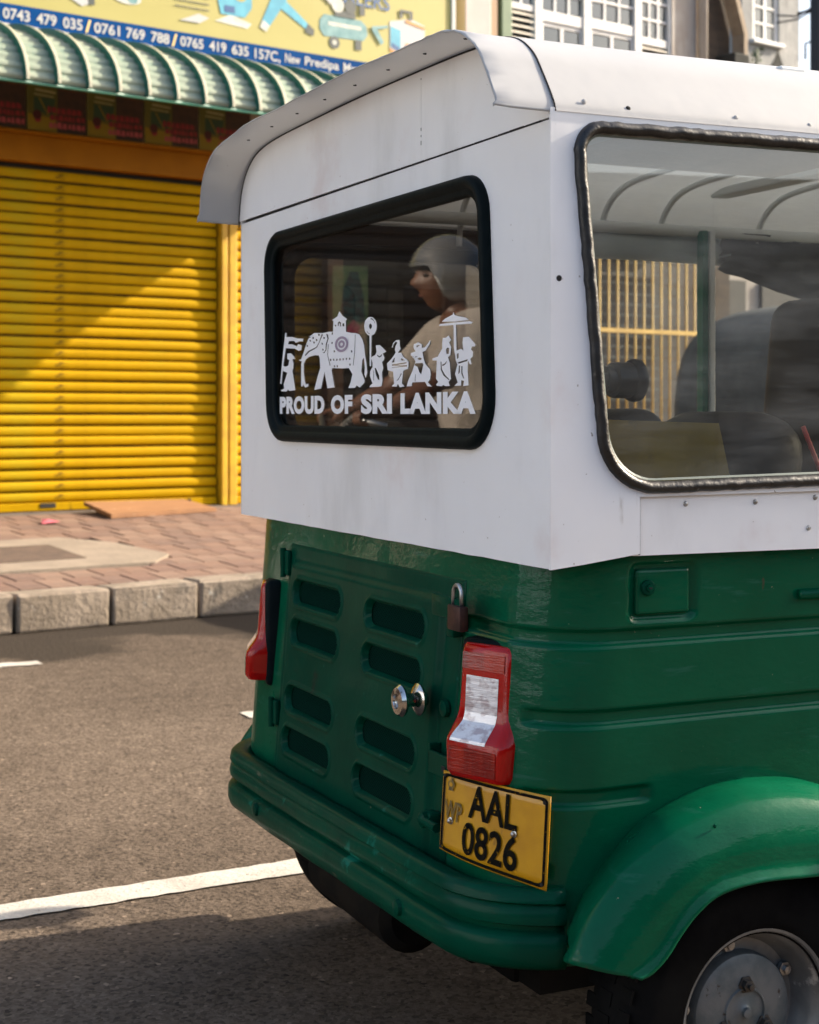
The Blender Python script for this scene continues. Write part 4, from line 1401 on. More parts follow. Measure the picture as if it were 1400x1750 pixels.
pm('road_paint', (0.50, 0.47, 0.42), (0.42, 0.39, 0.345), 6, rough=0.8, spec=0.1, bump=0.003, bscale=80,
   spots=[((0.24, 0.205, 0.17), 55, 0.60, 0.70), ((0.13, 0.11, 0.09), 9, 0.665, 0.69, (1, 1, 1)), ((0.34, 0.30, 0.26), 4, 0.55, 0.75)])


def marking(name, p0, p1, width, jit=0.004):
    p0, p1 = Vector(p0), Vector(p1)
    d = (p1 - p0)
    L = d.length
    d.normalize()
    nn = Vector((-d.y, d.x))
    n = max(3, int(L / 0.03))
    V, F = [], []
    for i in range(n + 1):
        c = p0 + d * (L * i / n)
        for s in (-1, 1):
            q = c + nn * (s * width / 2 + random.uniform(-jit, jit))
            V.append((q.x, q.y, 0.004))
    for i in range(n):
        F.append((2 * i, 2 * i + 2, 2 * i + 3, 2 * i + 1))
    return struct(from_data(name, V, F, 'road_paint'))


marking('lane_line', (-3.47, 1.90), (4.2, 6.21), 0.108)
marking('road_dash', (-2.4, 6.32), (-1.59, 6.74), 0.10, 0.012)
marking('road_dash', (-0.585, 5.56), (0.6, 6.15), 0.11, 0.01)

# ---- kerb ---------------------------------------------------------------------------
pm('kerb_concrete', (0.29, 0.232, 0.175), (0.20, 0.158, 0.115), 5, rough=0.9, bump=0.010, bscale=30, bdetail=6,
   spots=[((0.12, 0.10, 0.08), 6, 0.60, 0.74, (1, 1, .6)), ((0.46, 0.42, 0.36), 16, 0.62, 0.72)])
pm('joint_dirt', (0.03, 0.026, 0.022), rough=0.95)
kerb = street(struct(box('kerb', (-40, -3.20, 0.0), (40, -3.07, 0.165), 'joint_dirt')))
kj = -0.25
edges = [kj + 0.507 * i for i in range(-14, 22)]
for i, (a, b) in enumerate(zip(edges, edges[1:])):
    bm = bmesh.new()
    j = random.uniform(-0.006, 0.006)
    bm_box(bm, (a + 0.008, -3.283 + j, 0.0), (b - 0.008, -3.075, 0.196 + j * .6), 0.016, 2)
    for v in bm.verts:
        if v.co.z > 0.1:
            v.co += Vector((random.uniform(-.006, .006), random.uniform(-.005, .005), random.uniform(-.007, .004)))
    o = from_bm('kerb_stone', bm, 'kerb_concrete', kerb)
for sx in (-1, 1):
    lo, hi = (edges[-1], 40) if sx > 0 else (-40, edges[0])
    o = box('kerb_run', (lo + .01, -3.28, 0.0), (hi - .01, -3.075, 0.195), 'kerb_concrete', kerb, 0.012)

# ---- pavement with brick pavers --------------------------------------------------------
SLOPE = (0.385 - 0.192) / 3.07


def pave_z(y):
    return 0.192 + (y + 3.07) * SLOPE


pm('paver_bed', (0.085, 0.062, 0.048), (0.13, 0.098, 0.075), 8, rough=0.95)
for i, c in enumerate([(0.205, 0.118, 0.080), (0.185, 0.105, 0.074), (0.225, 0.138, 0.096), (0.172, 0.102, 0.074)]):
    pm('paver_%d' % i, c, (c[0] * .78, c[1] * .8, c[2] * .82), 7, rough=0.9, bump=0.003, bscale=70,
       spots=[((0.26, 0.19, 0.145), 5, 0.58, 0.75), ((0.08, 0.06, 0.048), 9, 0.64, 0.78)])
pave = street(struct(from_data('pavement', [(-40, -3.08, pave_z(-3.08) - 0.012), (40, -3.08, pave_z(-3.08) - 0.012), (40, 0.5, pave_z(0.5) - 0.012), (-40, 0.5, pave_z(0.5) - 0.012)],
                               [(0, 1, 2, 3)], 'paver_bed')))
PW, PD = 0.165, 0.235
paver_me = []
for i in range(4):
    bm = bmesh.new()
    bm_box(bm, (-PW / 2 + .0025, -PD / 2 + .0025, -0.03), (PW / 2 - .0025, PD / 2 - .0025, 0.0), 0.004, 1)
    bmesh.ops.recalc_face_normals(bm, faces=bm.faces)
    me = bpy.data.meshes.new('paver')
    bm.to_mesh(me)
    bm.free()
    me.materials.append(MATS['paver_%d' % i])
    paver_me.append(me)
tilt = math.atan(SLOPE)
far_v, far_f = [], []
CX0, CX1, CY0, CY1 = -1.45, 0.02, -2.62, -1.42  # concrete surround of the cover
nrow = int(3.05 / PD)
for r in range(nrow):
    yc = -3.07 + PD * (r + .5)
    k0 = -8.0 + (PW / 2 if r % 2 else 0)
    c = 0
    while k0 + c * PW < 9.0:
        xc = k0 + c * PW
        c += 1
        if CX0 < xc < CX1 and CY0 < yc < CY1 and not (xc - CX1 > -0.2 and yc - CY0 < .15):
            continue
        # world position decides whether it shows in front of the rickshaw
        w = SM @ Vector((xc, yc, 0))
        u = w.x / w.y
        near = -0.275 < u < -0.085
        if near:
            o = bpy.data.objects.new('paver', random.choice(paver_me))
            COL.objects.link(o)
            o.parent = pave
            o.location = (xc, yc, pave_z(yc) + random.uniform(-0.002, 0.003))
            o.rotation_euler = (tilt + random.uniform(-.008, .008), random.uniform(-.008, .008), random.uniform(-.012, .012))
        else:
            b = len(far_v)
            for dx, dy in ((-1, -1), (1, -1), (1, 1), (-1, 1)):
                yy = yc + dy * (PD / 2 - .004)
                far_v.append((xc + dx * (PW / 2 - .004), yy, pave_z(yy)))
            far_f.append((b, b + 1, b + 2, b + 3))
fp = from_data('paver_field', far_v, far_f, 'paver_0', pave)
fp['kind'] = 'stuff'

# concrete frame and iron cover let into the pavement
pm('cover_concrete', (0.27, 0.215, 0.16), (0.22, 0.175, 0.13), 5, rough=0.9, bump=0.006, bscale=30, spots=[((0.2, 0.16, 0.12), 10, 0.62, 0.72)])
pm('cover_iron', (0.11, 0.07, 0.048), (0.08, 0.052, 0.036), 16, rough=0.9, bump=0.006, bscale=60)
cv = street(empty('access_cover'))
tag(cv, 'brown access cover in a pale concrete surround let into the brick pavement', 'manhole cover')


def slab(name, loop, dz, th, mat, parent):
    V = [(a, b, pave_z(b) + dz) for a, b in loop] + [(a, b, pave_z(b) + dz - th) for a, b in loop]
    n = len(loop)
    F = [tuple(range(n)), tuple(range(2 * n - 1, n - 1, -1))] + [(i, (i + 1) % n, n + (i + 1) % n, n + i) for i in range(n)]
    return from_data(name, V, F, mat, parent)


slab('surround', [(-2.0, -2.60), (-0.12, -2.55), (0.10, -2.30), (0.02, -1.75), (-0.20, -1.42), (-2.0, -1.45)], 0.010, 0.03, 'cover_concrete', cv)
slab('cover_plate', [(-2.0, -2.32), (-0.42, -2.28), (-0.40, -1.72), (-2.0, -1.74)], 0.014, 0.02, 'cover_iron', cv)

pm('plank_wood', (0.30, 0.145, 0.06), (0.24, 0.115, 0.048), 6, rough=0.8, stretch=(1, 9, 1), spots=[((0.5, 0.33, 0.2), 8, 0.6, 0.75)])
bd = street(from_data('plank', [(0.55, -0.62, pave_z(-.62) + .004), (1.45, -0.50, pave_z(-.5) + .006), (1.40, -0.10, pave_z(-.1) + .03), (0.55, -0.18, pave_z(-.18) + .045),
                                (0.55, -0.62, pave_z(-.62) + .034), (1.45, -0.50, pave_z(-.5) + .032), (1.40, -0.10, pave_z(-.1) + .055), (0.55, -0.18, pave_z(-.18) + .072)],
                      [(0, 1, 2, 3), (4, 5, 6, 7), (0, 1, 5, 4), (1, 2, 6, 5), (2, 3, 7, 6), (3, 0, 4, 7)], 'plank_wood'))
tag(bd, 'orange brown wooden board lying at the foot of the yellow shutter', 'board')
pm('litter_pink', (0.75, 0.18, 0.22), rough=0.7)
lt = street(from_data('litter', [(-0.02, -0.75, pave_z(-.75) + .006), (0.10, -0.78, pave_z(-.78) + .02), (0.14, -0.68, pave_z(-.68) + .008), (0.04, -0.62, pave_z(-.62) + .022), (0.05, -0.7, pave_z(-.7) + .03)],
                      [(0, 1, 4), (1, 2, 4), (2, 3, 4), (3, 0, 4)], 'litter_pink'))
tag(lt, 'crumpled pink scrap of paper on the pavement before the yellow shutter', 'litter')

# ---- shop with roller shutters ---------------------------------------------------------
pm('shutter_yellow', (0.50, 0.29, 0.001), (0.45, 0.26, 0.001), 3, rough=0.55, spec=0.06, coat=0.0, bump=0.001, bscale=20,
   spots=[((0.42, 0.31, 0.01), 1.6, 0.54, 0.70), ((0.13, 0.075, 0.008), 14, 0.63, 0.72, (.35, 1, 1.6)), ((0.22, 0.125, 0.006), 6, 0.58, 0.74, (2.5, 1, .35)), ((0.06, 0.035, 0.008), 30, 0.70, 0.74)])
pm('shutter_frame', (0.68, 0.40, 0.01), (0.56, 0.31, 0.008), 6, rough=0.5, spots=[((0.28, 0.16, 0.02), 14, 0.65, 0.75)])
pm('lintel_orange', (0.36, 0.135, 0.002), (0.31, 0.115, 0.002), 4, rough=0.6, spec=0.15)
pm('shop_wall', (0.48, 0.40, 0.33), (0.42, 0.35, 0.29), 3, rough=0.9, bump=0.004, bscale=30)
pm('brown_shutter', (0.055, 0.040, 0.030), (0.042, 0.031, 0.024), 3, rough=0.6)
shop = street(empty('shop_building'))
tag(shop, 'shop front with closed yellow roller shutters under a green awning', 'shop')
box('wall', (-9.0, 0.10, 0.2), (4.05, 0.40, 6.5), 'shop_wall', shop)
box('lintel', (-3.25, -0.05, 2.855), (4.05, 0.09, 3.045), 'lintel_orange', shop, 0.004)
box('lintel_ledge', (-3.25, -0.085, 3.047), (4.05, 0.09, 3.075), 'lintel_orange', shop, 0.004)
box('threshold', (-9.0, -0.02, 0.2), (4.05, 0.09, 0.36), 'cover_concrete', shop)


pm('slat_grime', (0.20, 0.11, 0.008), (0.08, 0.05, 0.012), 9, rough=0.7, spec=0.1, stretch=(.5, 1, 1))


def slat_mesh(w, pitch):
    prof = [(0.0, 0.000), (-0.004, 0.004), (-0.011, 0.010), (-0.017, 0.022), (-0.019, pitch * .5), (-0.017, pitch - 0.024), (-0.011, pitch - 0.012), (-0.003, pitch - 0.006), (0.006, pitch - 0.003),
            (0.006, pitch)]
    n = 8
    rows = []
    V, F = [], []
    for i in range(n + 1):
        for a, b in prof:
            V.append((w * i / n, a, b))
    m = len(prof)
    for i in range(n):
        for k in range(m - 1):
            F.append((i * m + k, (i + 1) * m + k, (i + 1) * m + k + 1, i * m + k + 1))
    me = bpy.data.meshes.new('slat')
    me.from_pydata(V, [], F)
    bm = bmesh.new()
    bm.from_mesh(me)
    bmesh.ops.recalc_face_normals(bm, faces=bm.faces)
    bm.to_mesh(me)
    bm.free()
    return me


pm('dark_shutter', (0.02, 0.02, 0.02), (0.014, 0.014, 0.014), 3, rough=0.7, spec=0.1)
pm('poster_brown', (0.15, 0.05, 0.02), (0.07, 0.03, 0.015), 9, rough=0.6)


def roller(k0, k1, z0, z1, mat, pitch=0.0795):
    rs = empty('roller_shutter', (0, 0, 0), 0, shop)
    me = slat_mesh(k1 - k0, pitch)
    me.materials.append(MATS[mat])
    me.materials.append(MATS['slat_grime'])
    for q in me.polygons:
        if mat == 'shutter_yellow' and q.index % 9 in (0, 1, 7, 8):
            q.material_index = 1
    n = int((z1 - z0) / pitch)
    for i in range(n):
        o = bpy.data.objects.new('slat', me)
        COL.objects.link(o)
        o.parent = rs
        o.location = (k0, 0.035 + random.uniform(-.004, .004), z0 + 0.05 + i * pitch + random.uniform(-.002, .002))
        o.rotation_euler = (random.uniform(-.05, .05), random.uniform(-.0008, .0008), random.uniform(-.0015, .0015))
    b = box('bottom_bar', (k0, 0.005, z0 - 0.005), (k1, 0.04, z0 + 0.052), mat, rs, 0.004)
    box('shutter_back', (k0, 0.05, z0), (k1, 0.06, z1 + .05), 'joint_dirt', rs)
    return rs


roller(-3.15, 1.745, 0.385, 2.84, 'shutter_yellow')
roller(1.93, 2.72, 0.385, 2.84, 'shutter_yellow')
box('brown_post', (2.73, -0.05, 0.36), (2.88, 0.09, 2.855), 'poster_brown', shop, 0.005)
roller(2.90, 3.95, 0.385, 2.84, 'dark_shutter', 0.12)
roller(-8.6, -3.55, 0.385, 2.9, 'brown_shutter', 0.12)
for a, b in ((1.765, 1.818), (1.832, 1.905)):
    box('guide_rail', (a, -0.035, 0.37), (b, 0.09, 2.855), 'shutter_frame', shop, 0.008)
box('guide_rail', (-3.22, -0.03, 0.37), (-3.155, 0.09, 2.855), 'shutter_frame', shop, 0.006)
bm = bmesh.new()
bm_box(bm, (0.30, 0.0, 0.40), (0.42, 0.006, 0.435), 0.002)
bm_lathe(bm, [(0.012, 0), (0.012, 0.02), (0.004, 0.024)], 12, (1.50, 0.004, 0.42), 'Y', -1)
from_bm('shutter_lock', bm, 'joint_dirt', shop)

# ---- awning ------------------------------------------------------------------------------
pm('awning_sheet', (0.34, 0.36, 0.27), (0.24, 0.29, 0.22), 3, rough=0.5, spots=[((0.10, 0.22, 0.17), 5, 0.58, 0.75, (3, 1, .6))])
pm('awning_rib', (0.012, 0.11, 0.085), (0.02, 0.14, 0.10), 6, rough=0.4)
pm('awning_rib_lit', (0.46, 0.44, 0.33), (0.38, 0.37, 0.28), 20, rough=0.5, spots=[((0.3, 0.2, 0.08), 40, 0.68, 0.75)])  # pale rib tops: sunlight along the crest painted as cream colour
aw = street(empty('awning'))
tag(aw, 'curved green ribbed awning over the yellow shutters', 'awning')
AP, AZ0, AZ1 = 1.05, 3.20, 3.70


def aw_pt(k, t, lift=0.0):
    a = t * math.pi / 2
    o, z = (AP + lift) * math.sin(a), AZ0 + (AZ1 - AZ0 + lift) * math.cos(a)
    return (k, -o, z)


BAY = 0.2155
first = -0.26 - BAY * 40  # left bays run on out of view, added to shade the brown shutter
awk = [first + BAY * i for i in range(70) if first + BAY * i < 4.2]
V, F = [], []
NR = 56
for i in range(NR + 1):
    t = i / NR
    lift = 0.018 * abs(math.sin(t * math.pi * 12))
    for kk in (0.0, BAY / 2, BAY):
        V.append(aw_pt(kk, t, lift))
for i in range(NR):
    for c in range(2):
        F.append((i * 3 + c, i * 3 + c + 1, (i + 1) * 3 + c + 1, (i + 1) * 3 + c))
pane0 = from_data('awning_sheet', V, F, 'awning_sheet', aw)
rb_rows = []
for i in range(25):
    t = i / 24
    rb_rows.append([Vector(aw_pt(-0.020, t, 0.0)), Vector(aw_pt(-0.017, t, 0.062)), Vector(aw_pt(0.004, t, 0.062)), Vector(aw_pt(0.010, t, 0.0))])
V = [p for r in rb_rows for p in r]
F = [(i * 4 + k, i * 4 + k + 1, (i + 1) * 4 + k + 1, (i + 1) * 4 + k) for i in range(24) for k in range(3)] + [(0, 1, 2, 3), (96, 97, 98, 99)]
rib0 = from_data('awning_rib', V, F, ['awning_rib', 'awning_rib_lit'], aw)
for p in rib0.data.polygons:
    if p.index < 72 and p.index % 3 == 1:
        p.material_index = 1
for i, k in enumerate(awk):
    for src in (pane0, rib0):
        if src is pane0 and i == len(awk) - 1:
            continue
        o = src if i == 0 else copy_obj(src, aw)
        o.location = (k, 0, 0)
tube('awning_edge', [(awk[0], -AP, AZ0 - .008), (awk[-1], -AP, AZ0 - .008)], 0.012, 'awning_rib', aw, 8)

# ---- posters pasted under the awning --------------------------------------------------------
pm('poster_green', (0.10, 0.10, 0.015), (0.14, 0.13, 0.02), 6, rough=0.6)
pm('poster_teal', (0.03, 0.07, 0.035), rough=0.6)
pm('poster_yellow', (0.28, 0.20, 0.012), rough=0.6)
pm('poster_dark', (0.035, 0.022, 0.018), (0.06, 0.03, 0.02), 14, rough=0.6)
pm('poster_red', (0.30, 0.03, 0.035), (0.22, 0.02, 0.03), 20, rough=0.6)
pm('poster_pink', (0.42, 0.08, 0.10), rough=0.6)
pm('poster_edge', (0.35, 0.33, 0.16), rough=0.6)
pm('poster_maroon', (0.07, 0.012, 0.014), rough=0.6)
PMATS = ['poster_green', 'poster_teal', 'poster_yellow', 'poster_dark', 'poster_brown', 'poster_red', 'poster_pink', 'poster_edge', 'poster_maroon']


def poster_mesh():
    V, F, M = [], [], []
    W, H = 0.452, 0.36

    def poly(pts, m, o):
        b = len(V)
        V.extend([(a, -o, z) for a, z in pts])
        F.append(tuple(range(b, b + len(pts))))
        M.append(m)

    V += [(0, 0, 0), (W, 0, 0), (W, 0, H), (0, 0, H), (0, -.004, 0), (W, -.004, 0), (W, -.004, H), (0, -.004, H)]
    for f in ((0, 1, 2, 3), (0, 1, 5, 4), (1, 2, 6, 5), (2, 3, 7, 6), (3, 0, 4, 7)):
        F.append(f)
        M.append(7)
    F.append((4, 5, 6, 7))
    M.append(0)
    poly([(0.004, 0.003), (0.225, 0.003), (0.21, 0.10), (0.004, 0.12)], 2, 0.005)
    poly([(0.05, 0.14), (0.19, 0.12), (0.215, 0.24), (0.05, 0.24)], 1, 0.005)
    poly([(0.228, 0.003), (0.450, 0.003), (0.450, 0.357), (0.228, 0.357)], 3, 0.005)
    poly([(0.235, 0.30), (0.450, 0.30), (0.450, 0.357), (0.235, 0.357)], 4, 0.0058)
    poly([(0.06, 0.285), (0.215, 0.275), (0.215, 0.290), (0.06, 0.300)], 7, 0.006)
    poly([(0.05, 0.255), (0.20, 0.247), (0.20, 0.256), (0.05, 0.264)], 7, 0.006)
    poly([(0.085, 0.235), (0.095, 0.235), (0.165, 0.12), (0.155, 0.12)], 2, 0.0062)
    for (cx, cz, r, m) in ((0.075, 0.115, 0.034, 8), (0.08, 0.085, 0.025, 5)):
        poly([(cx + r * math.cos(a), cz + r * math.sin(a)) for a in [2 * math.pi * k / 12 for k in range(12)]], m, 0.0065 if m == 8 else .0061)
    rnd = random.Random(4)
    for row, (z0, z1, x0) in enumerate(((0.135, 0.185, 0.15), (0.085, 0.130, 0.17), (0.03, 0.075, 0.165))):
        x = x0
        while x < 0.42:
            w = rnd.uniform(0.022, 0.04)
            poly([(x, z0 + rnd.uniform(0, .012)), (x + w, z0 + rnd.uniform(0, .006)), (x + w * .9, z1 - rnd.uniform(0, .012)), (x + .004, z1 - rnd.uniform(0, .008))], 6 if row == 2 else 5, 0.0068)
            x += w + rnd.uniform(0.003, .008)
    me = bpy.data.meshes.new('poster')
    me.from_pydata(V, [], F)
    for p, m in zip(me.polygons, M):
        p.material_index = m
    for m in PMATS:
        me.materials.append(MATS[m])
    return me


pme = poster_mesh()
ordinal = {0: 'second', 1: 'third', 2: 'fourth', 3: 'fifth'}
POSTER_LABELS = ['leftmost poster under the green awning, cut by the picture edge', 'second poster from the left under the green awning', 'middle poster of the five under the green awning',
                 'fourth poster from the left under the green awning', 'rightmost poster under the awning, half hidden by the white roof visor']
for i in range(5):
    o = bpy.data.objects.new('poster', pme)
    COL.objects.link(o)
    o.matrix_world = SM @ Matrix.Translation((0.632 + (i - 2) * 0.4595, -0.06, 3.078))
    tag(o, POSTER_LABELS[i], 'poster', 'posters under the awning')

# ---- sign board over the awning --------------------------------------------------------------
pm('sign_yellow', (0.44, 0.385, 0.12), (0.41, 0.36, 0.105), 1.2, rough=0.45)
pm('sign_blue', (0.001, 0.058, 0.22), (0.001, 0.05, 0.19), 2, rough=0.6, spec=0.05)
pm('sign_white', (0.50, 0.50, 0.49), rough=0.5)
pm('sign_cream', (0.80, 0.62, 0.25), rough=0.5)
pm('sign_navy', (0.03, 0.10, 0.26), rough=0.5)
pm('sign_cyan', (0.10, 0.42, 0.55), (0.07, 0.33, 0.47), 9, rough=0.5)
pm('sign_teal', (0.10, 0.25, 0.27), (0.2, 0.36, 0.37), 12, rough=0.5)
pm('sign_grey', (0.50, 0.50, 0.44), (0.62, 0.62, 0.56), 14, rough=0.5)
pm('sign_dark', (0.07, 0.08, 0.075), rough=0.5)
pm('sign_orange', (0.62, 0.27, 0.06), rough=0.5)
SGN = street(empty('sign_board'))
tag(SGN, 'large yellow shop sign with blue phone number strip above the awning', 'sign')
SO = 0.25
box('board', (-6.0, -SO, 3.755), (3.86, 0.08, 6.2), 'sign_yellow', SGN)
box('blue_strip', (-6.0, -SO - 0.004, 3.757), (3.83, -SO - 0.0005, 3.893), 'sign_blue', SGN)
box('bottom_frame', (-6.0, -SO - 0.02, 3.715), (3.86, -SO + 0.04, 3.754), 'sign_white', SGN, 0.004)
box('side_frame', (3.835, -SO - 0.016, 3.756), (3.875, -SO + 0.04, 6.2), 'sign_white', SGN, 0.004)


def sign_text(s, k0, k1, z0, z1, mat, bold=0.03, name='lettering'):
    """One part for each word, spread by character count."""
    n = len(s)
    i = 0
    for wrd in s.split(' '):
        a, b = i / n, (i + len(wrd)) / n
        i += len(wrd) + 1
        ka, kb = k0 + (k1 - k0) * a, k0 + (k1 - k0) * b
        lo = -0.25 if ',' in wrd or 'p' in wrd else 0.0
        put_text(name, wrd, lambda u, v: (ka + (kb - ka) * u, -SO - 0.0065, z0 + (z1 - z0) * (lo + (1 - lo) * v)), mat, SGN, bold)


sign_text('0743 479 035', -0.085, 0.505, 3.785, 3.862, 'sign_white', 0.022)
sign_text('/', 0.527, 0.572, 3.778, 3.870, 'sign_cream', 0.03)
sign_text('0761 769 788', 0.595, 1.195, 3.785, 3.862, 'sign_white', 0.022)
sign_text('/', 1.215, 1.260, 3.778, 3.870, 'sign_cream', 0.03)
sign_text('0765 419 635', 1.285, 1.870, 3.788, 3.864, 'sign_white', 0.022)
sign_text('157C, New Predipa Mawatha, Maradana', 1.925, 3.52, 3.790, 3.862, 'sign_white', 0.016)
sign_text('DEALERS', 2.55, 3.20, 4.335, 4.46, 'sign_navy', 0.012)


def prt(name, parts):
    """Flat print on the sign, as layered polygons: (material, points)."""
    V, F, M, mats = [], [], [], []
    for i, (m, pts) in enumerate(parts):
        if m not in mats:
            mats.append(m)
        b = len(V)
        V += [(a, -SO - 0.003 - 0.0007 * i, z) for a, z in pts]
        F.append(tuple(range(b, b + len(pts))))
        M.append(mats.index(m))
    o = from_data(name, V, F, mats, SGN, fix=False)
    for p, m in zip(o.data.polygons, M):
        p.material_index = m
    return o


def ell(cx, cz, rx, rz, n=18):
    return [(cx + rx * math.cos(2 * math.pi * k / n), cz + rz * math.sin(2 * math.pi * k / n)) for k in range(n)]


def quad(a, b, c, d):
    return [(a, c), (b, c), (b, d), (a, d)]


prt('jigsaw_print', [('sign_grey', [(1.58, 4.02), (1.86, 4.00), (1.90, 4.04), (1.72, 4.09)]), ('sign_cyan', [(1.63, 4.08), (1.84, 4.08), (1.90, 4.16), (1.90, 4.26), (1.80, 4.33), (1.64, 4.32), (1.60, 4.2)]),
                     ('sign_yellow', ell(1.80, 4.23, .05, .035)), ('sign_navy', quad(1.66, 1.75, 4.10, 4.15))])
prt('heat_gun_print', [('sign_cyan', [(1.98, 4.06), (2.04, 4.02), (2.22, 4.28), (2.18, 4.34), (2.10, 4.32)]), ('sign_cyan', [(2.16, 4.20), (2.42, 4.06), (2.44, 4.10), (2.2, 4.27)]),
                       ('sign_grey', [(1.97, 4.03), (2.03, 4.00), (2.06, 4.05), (2.0, 4.09)]), ('sign_dark', [(2.38, 4.05), (2.46, 4.03), (2.47, 4.08), (2.41, 4.12)])])
prt('compressor_print', [('sign_teal', [(2.52, 4.10), (2.56, 4.05), (2.94, 4.06), (2.98, 4.11), (2.97, 4.18), (2.92, 4.22), (2.56, 4.22), (2.52, 4.17)]), ('sign_grey', quad(2.60, 2.92, 4.14, 4.17)),
                         ('sign_dark', ell(2.66, 4.01, .05, .05)), ('sign_grey', ell(2.66, 4.01, .02, .02)), ('sign_dark', quad(2.86, 2.92, 3.98, 4.06)), ('sign_dark', quad(2.66, 2.86, 4.22, 4.27)),
                         ('sign_grey', ell(2.69, 4.31, .06, .06)), ('sign_dark', ell(2.81, 4.31, .055, .055)), ('sign_white', [(2.55, 4.36), (2.62, 4.30), (2.66, 4.36), (2.58, 4.42)]),
                         ('sign_dark', quad(2.90, 2.95, 4.26, 4.34))])
prt('welder_print', [('sign_white', [(3.20, 4.02), (3.34, 3.96), (3.56, 4.06), (3.56, 4.27), (3.42, 4.31), (3.20, 4.26)]), ('sign_orange', [(3.20, 4.02), (3.345, 3.955), (3.345, 3.985), (3.20, 4.045)]),
                     ('sign_cyan', [(3.21, 4.06), (3.31, 4.02), (3.31, 4.20), (3.21, 4.22)]), ('sign_navy', [(3.22, 4.05), (3.30, 4.02), (3.30, 4.06), (3.22, 4.09)]), ('sign_orange', quad(3.36, 3.42, 4.03, 4.10)),
                     ('sign_orange', [(3.36, 4.27), (3.56, 4.24), (3.56, 4.26), (3.36, 4.295)]), ('sign_dark', quad(3.30, 3.33, 4.30, 4.36)), ('sign_dark', quad(3.40, 3.43, 4.30, 4.36)), ('sign_dark', quad(3.30, 3.43, 4.35, 4.37)),
                     ('sign_teal', [(3.02, 4.16), (3.06, 4.19), (3.14, 4.08), (3.11, 4.05)]), ('sign_teal', [(3.02, 4.16), (3.18, 4.20), (3.18, 4.22), (3.02, 4.19)])])
prt('drill_print', [('sign_cyan', [(1.04, 4.15), (1.12, 4.12), (1.16, 4.30), (1.08, 4.34)]), ('sign_grey', ell(0.86, 4.07, 0.11, 0.04)), ('sign_teal', ell(0.90, 4.065, 0.04, 0.025))])
prt('blade_print', [('sign_dark', quad(1.24, 1.53, 4.26 - .045 * i, 4.268 - .045 * i)) for i in range(5)] + [('sign_white', [(1.28, 3.98), (1.45, 3.98), (1.53, 4.03), (1.44, 4.05)])])
prt('grinder_print', [('sign_cyan', ell(0.22, 4.02, 0.08, 0.05)), ('sign_grey', [(-0.10, 3.96), (0.12, 3.96), (0.16, 4.02), (-0.06, 4.04)]), ('sign_white', [(0.38, 4.02), (0.50, 3.96), (0.58, 3.99), (0.48, 4.06)]),
                      ('sign_dark', quad(0.55, 0.60, 3.98, 4.03))])
prt('saw_print', [('sign_white', quad(3.64, 3.80, 3.99, 4.08))] + [('sign_teal', [(3.60, 4.08), (3.82, 4.08), (3.80, 4.16), (3.70, 4.18), (3.62, 4.15)])] +
    [('sign_dark', quad(3.63 + .04 * i, 3.637 + .04 * i, 4.16, 4.20)) for i in range(5)])

# ---- pier and next building with grid windows --------------------------------------------------
pm('pier_pink', (0.62, 0.53, 0.50), (0.56, 0.48, 0.45), 4, rough=0.85)
pm('pier_tan', (0.42, 0.30, 0.20), rough=0.85)
pm('post_green', (0.13, 0.20, 0.11), (0.10, 0.16, 0.09), 6, rough=0.6)
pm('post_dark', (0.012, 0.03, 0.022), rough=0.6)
pm('window_white', (0.60, 0.60, 0.61), (0.54, 0.54, 0.54), 6, rough=0.5)
pm('facade_beige', (0.46, 0.42, 0.38), (0.38, 0.33, 0.29), 2.5, rough=0.9, spots=[((0.30, 0.24, 0.19), 3, 0.55, 0.75, (1, 1, .3))])
pm('louvre_cream', (0.70, 0.64, 0.54), rough=0.6)
pm('room_dark', (0.05, 0.055, 0.055), (0.09, 0.10, 0.10), 3, rough=0.9)
glass_mat('glass_house', (0.45, 0.5, 0.5), ior=1.7)
pr_ = street(empty('pier'))
tag(pr_, 'pale pink pier with a green post between the sign and the grid windows', 'pier')
box('pier_body', (4.08, -0.14, 0.3), (4.37, 0.30, 7.0), 'pier_pink', pr_, 0.01)
box('pier_edge', (4.371, -0.10, 0.3), (4.47, 0.30, 7.0), 'pier_tan', pr_)
box('green_post', (4.52, -0.10, 0.3), (4.64, 0.10, 7.0), 'post_green', pr_, 0.01)
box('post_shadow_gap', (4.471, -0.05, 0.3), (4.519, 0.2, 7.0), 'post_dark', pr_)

GB = street(empty('upper_window_building'))
tag(GB, 'beige building with white grid windows and louvres on its upper floor', 'building')
box('wall', (4.65, 0.45, 0.3), (7.06, 0.80, 8.0), 'room_dark', GB)
box('facade', (6.72, -0.02, 2.9), (7.06, 0.45, 8.0), 'facade_beige', GB)
box('facade', (4.65, 0.0, 2.62), (6.72, 0.44, 3.45), 'facade_beige', GB)
pipe = tube('drain_pipe', [(7.10, -0.06, 4.1), (7.12, -0.06, 8.0)], 0.05, 'facade_beige', GB, 12)
fr = empty('window_wall', (0, 0, 0), 0, GB)
vx = [4.66, 5.005, 5.055, 5.60, 5.665, 6.255, 6.31, 6.715]


def member(a, b, c, d, y0=0.0, y1=0.06):
    box('frame_bar', (a, y0, c), (b, y1, d), 'window_white', fr, 0.003)


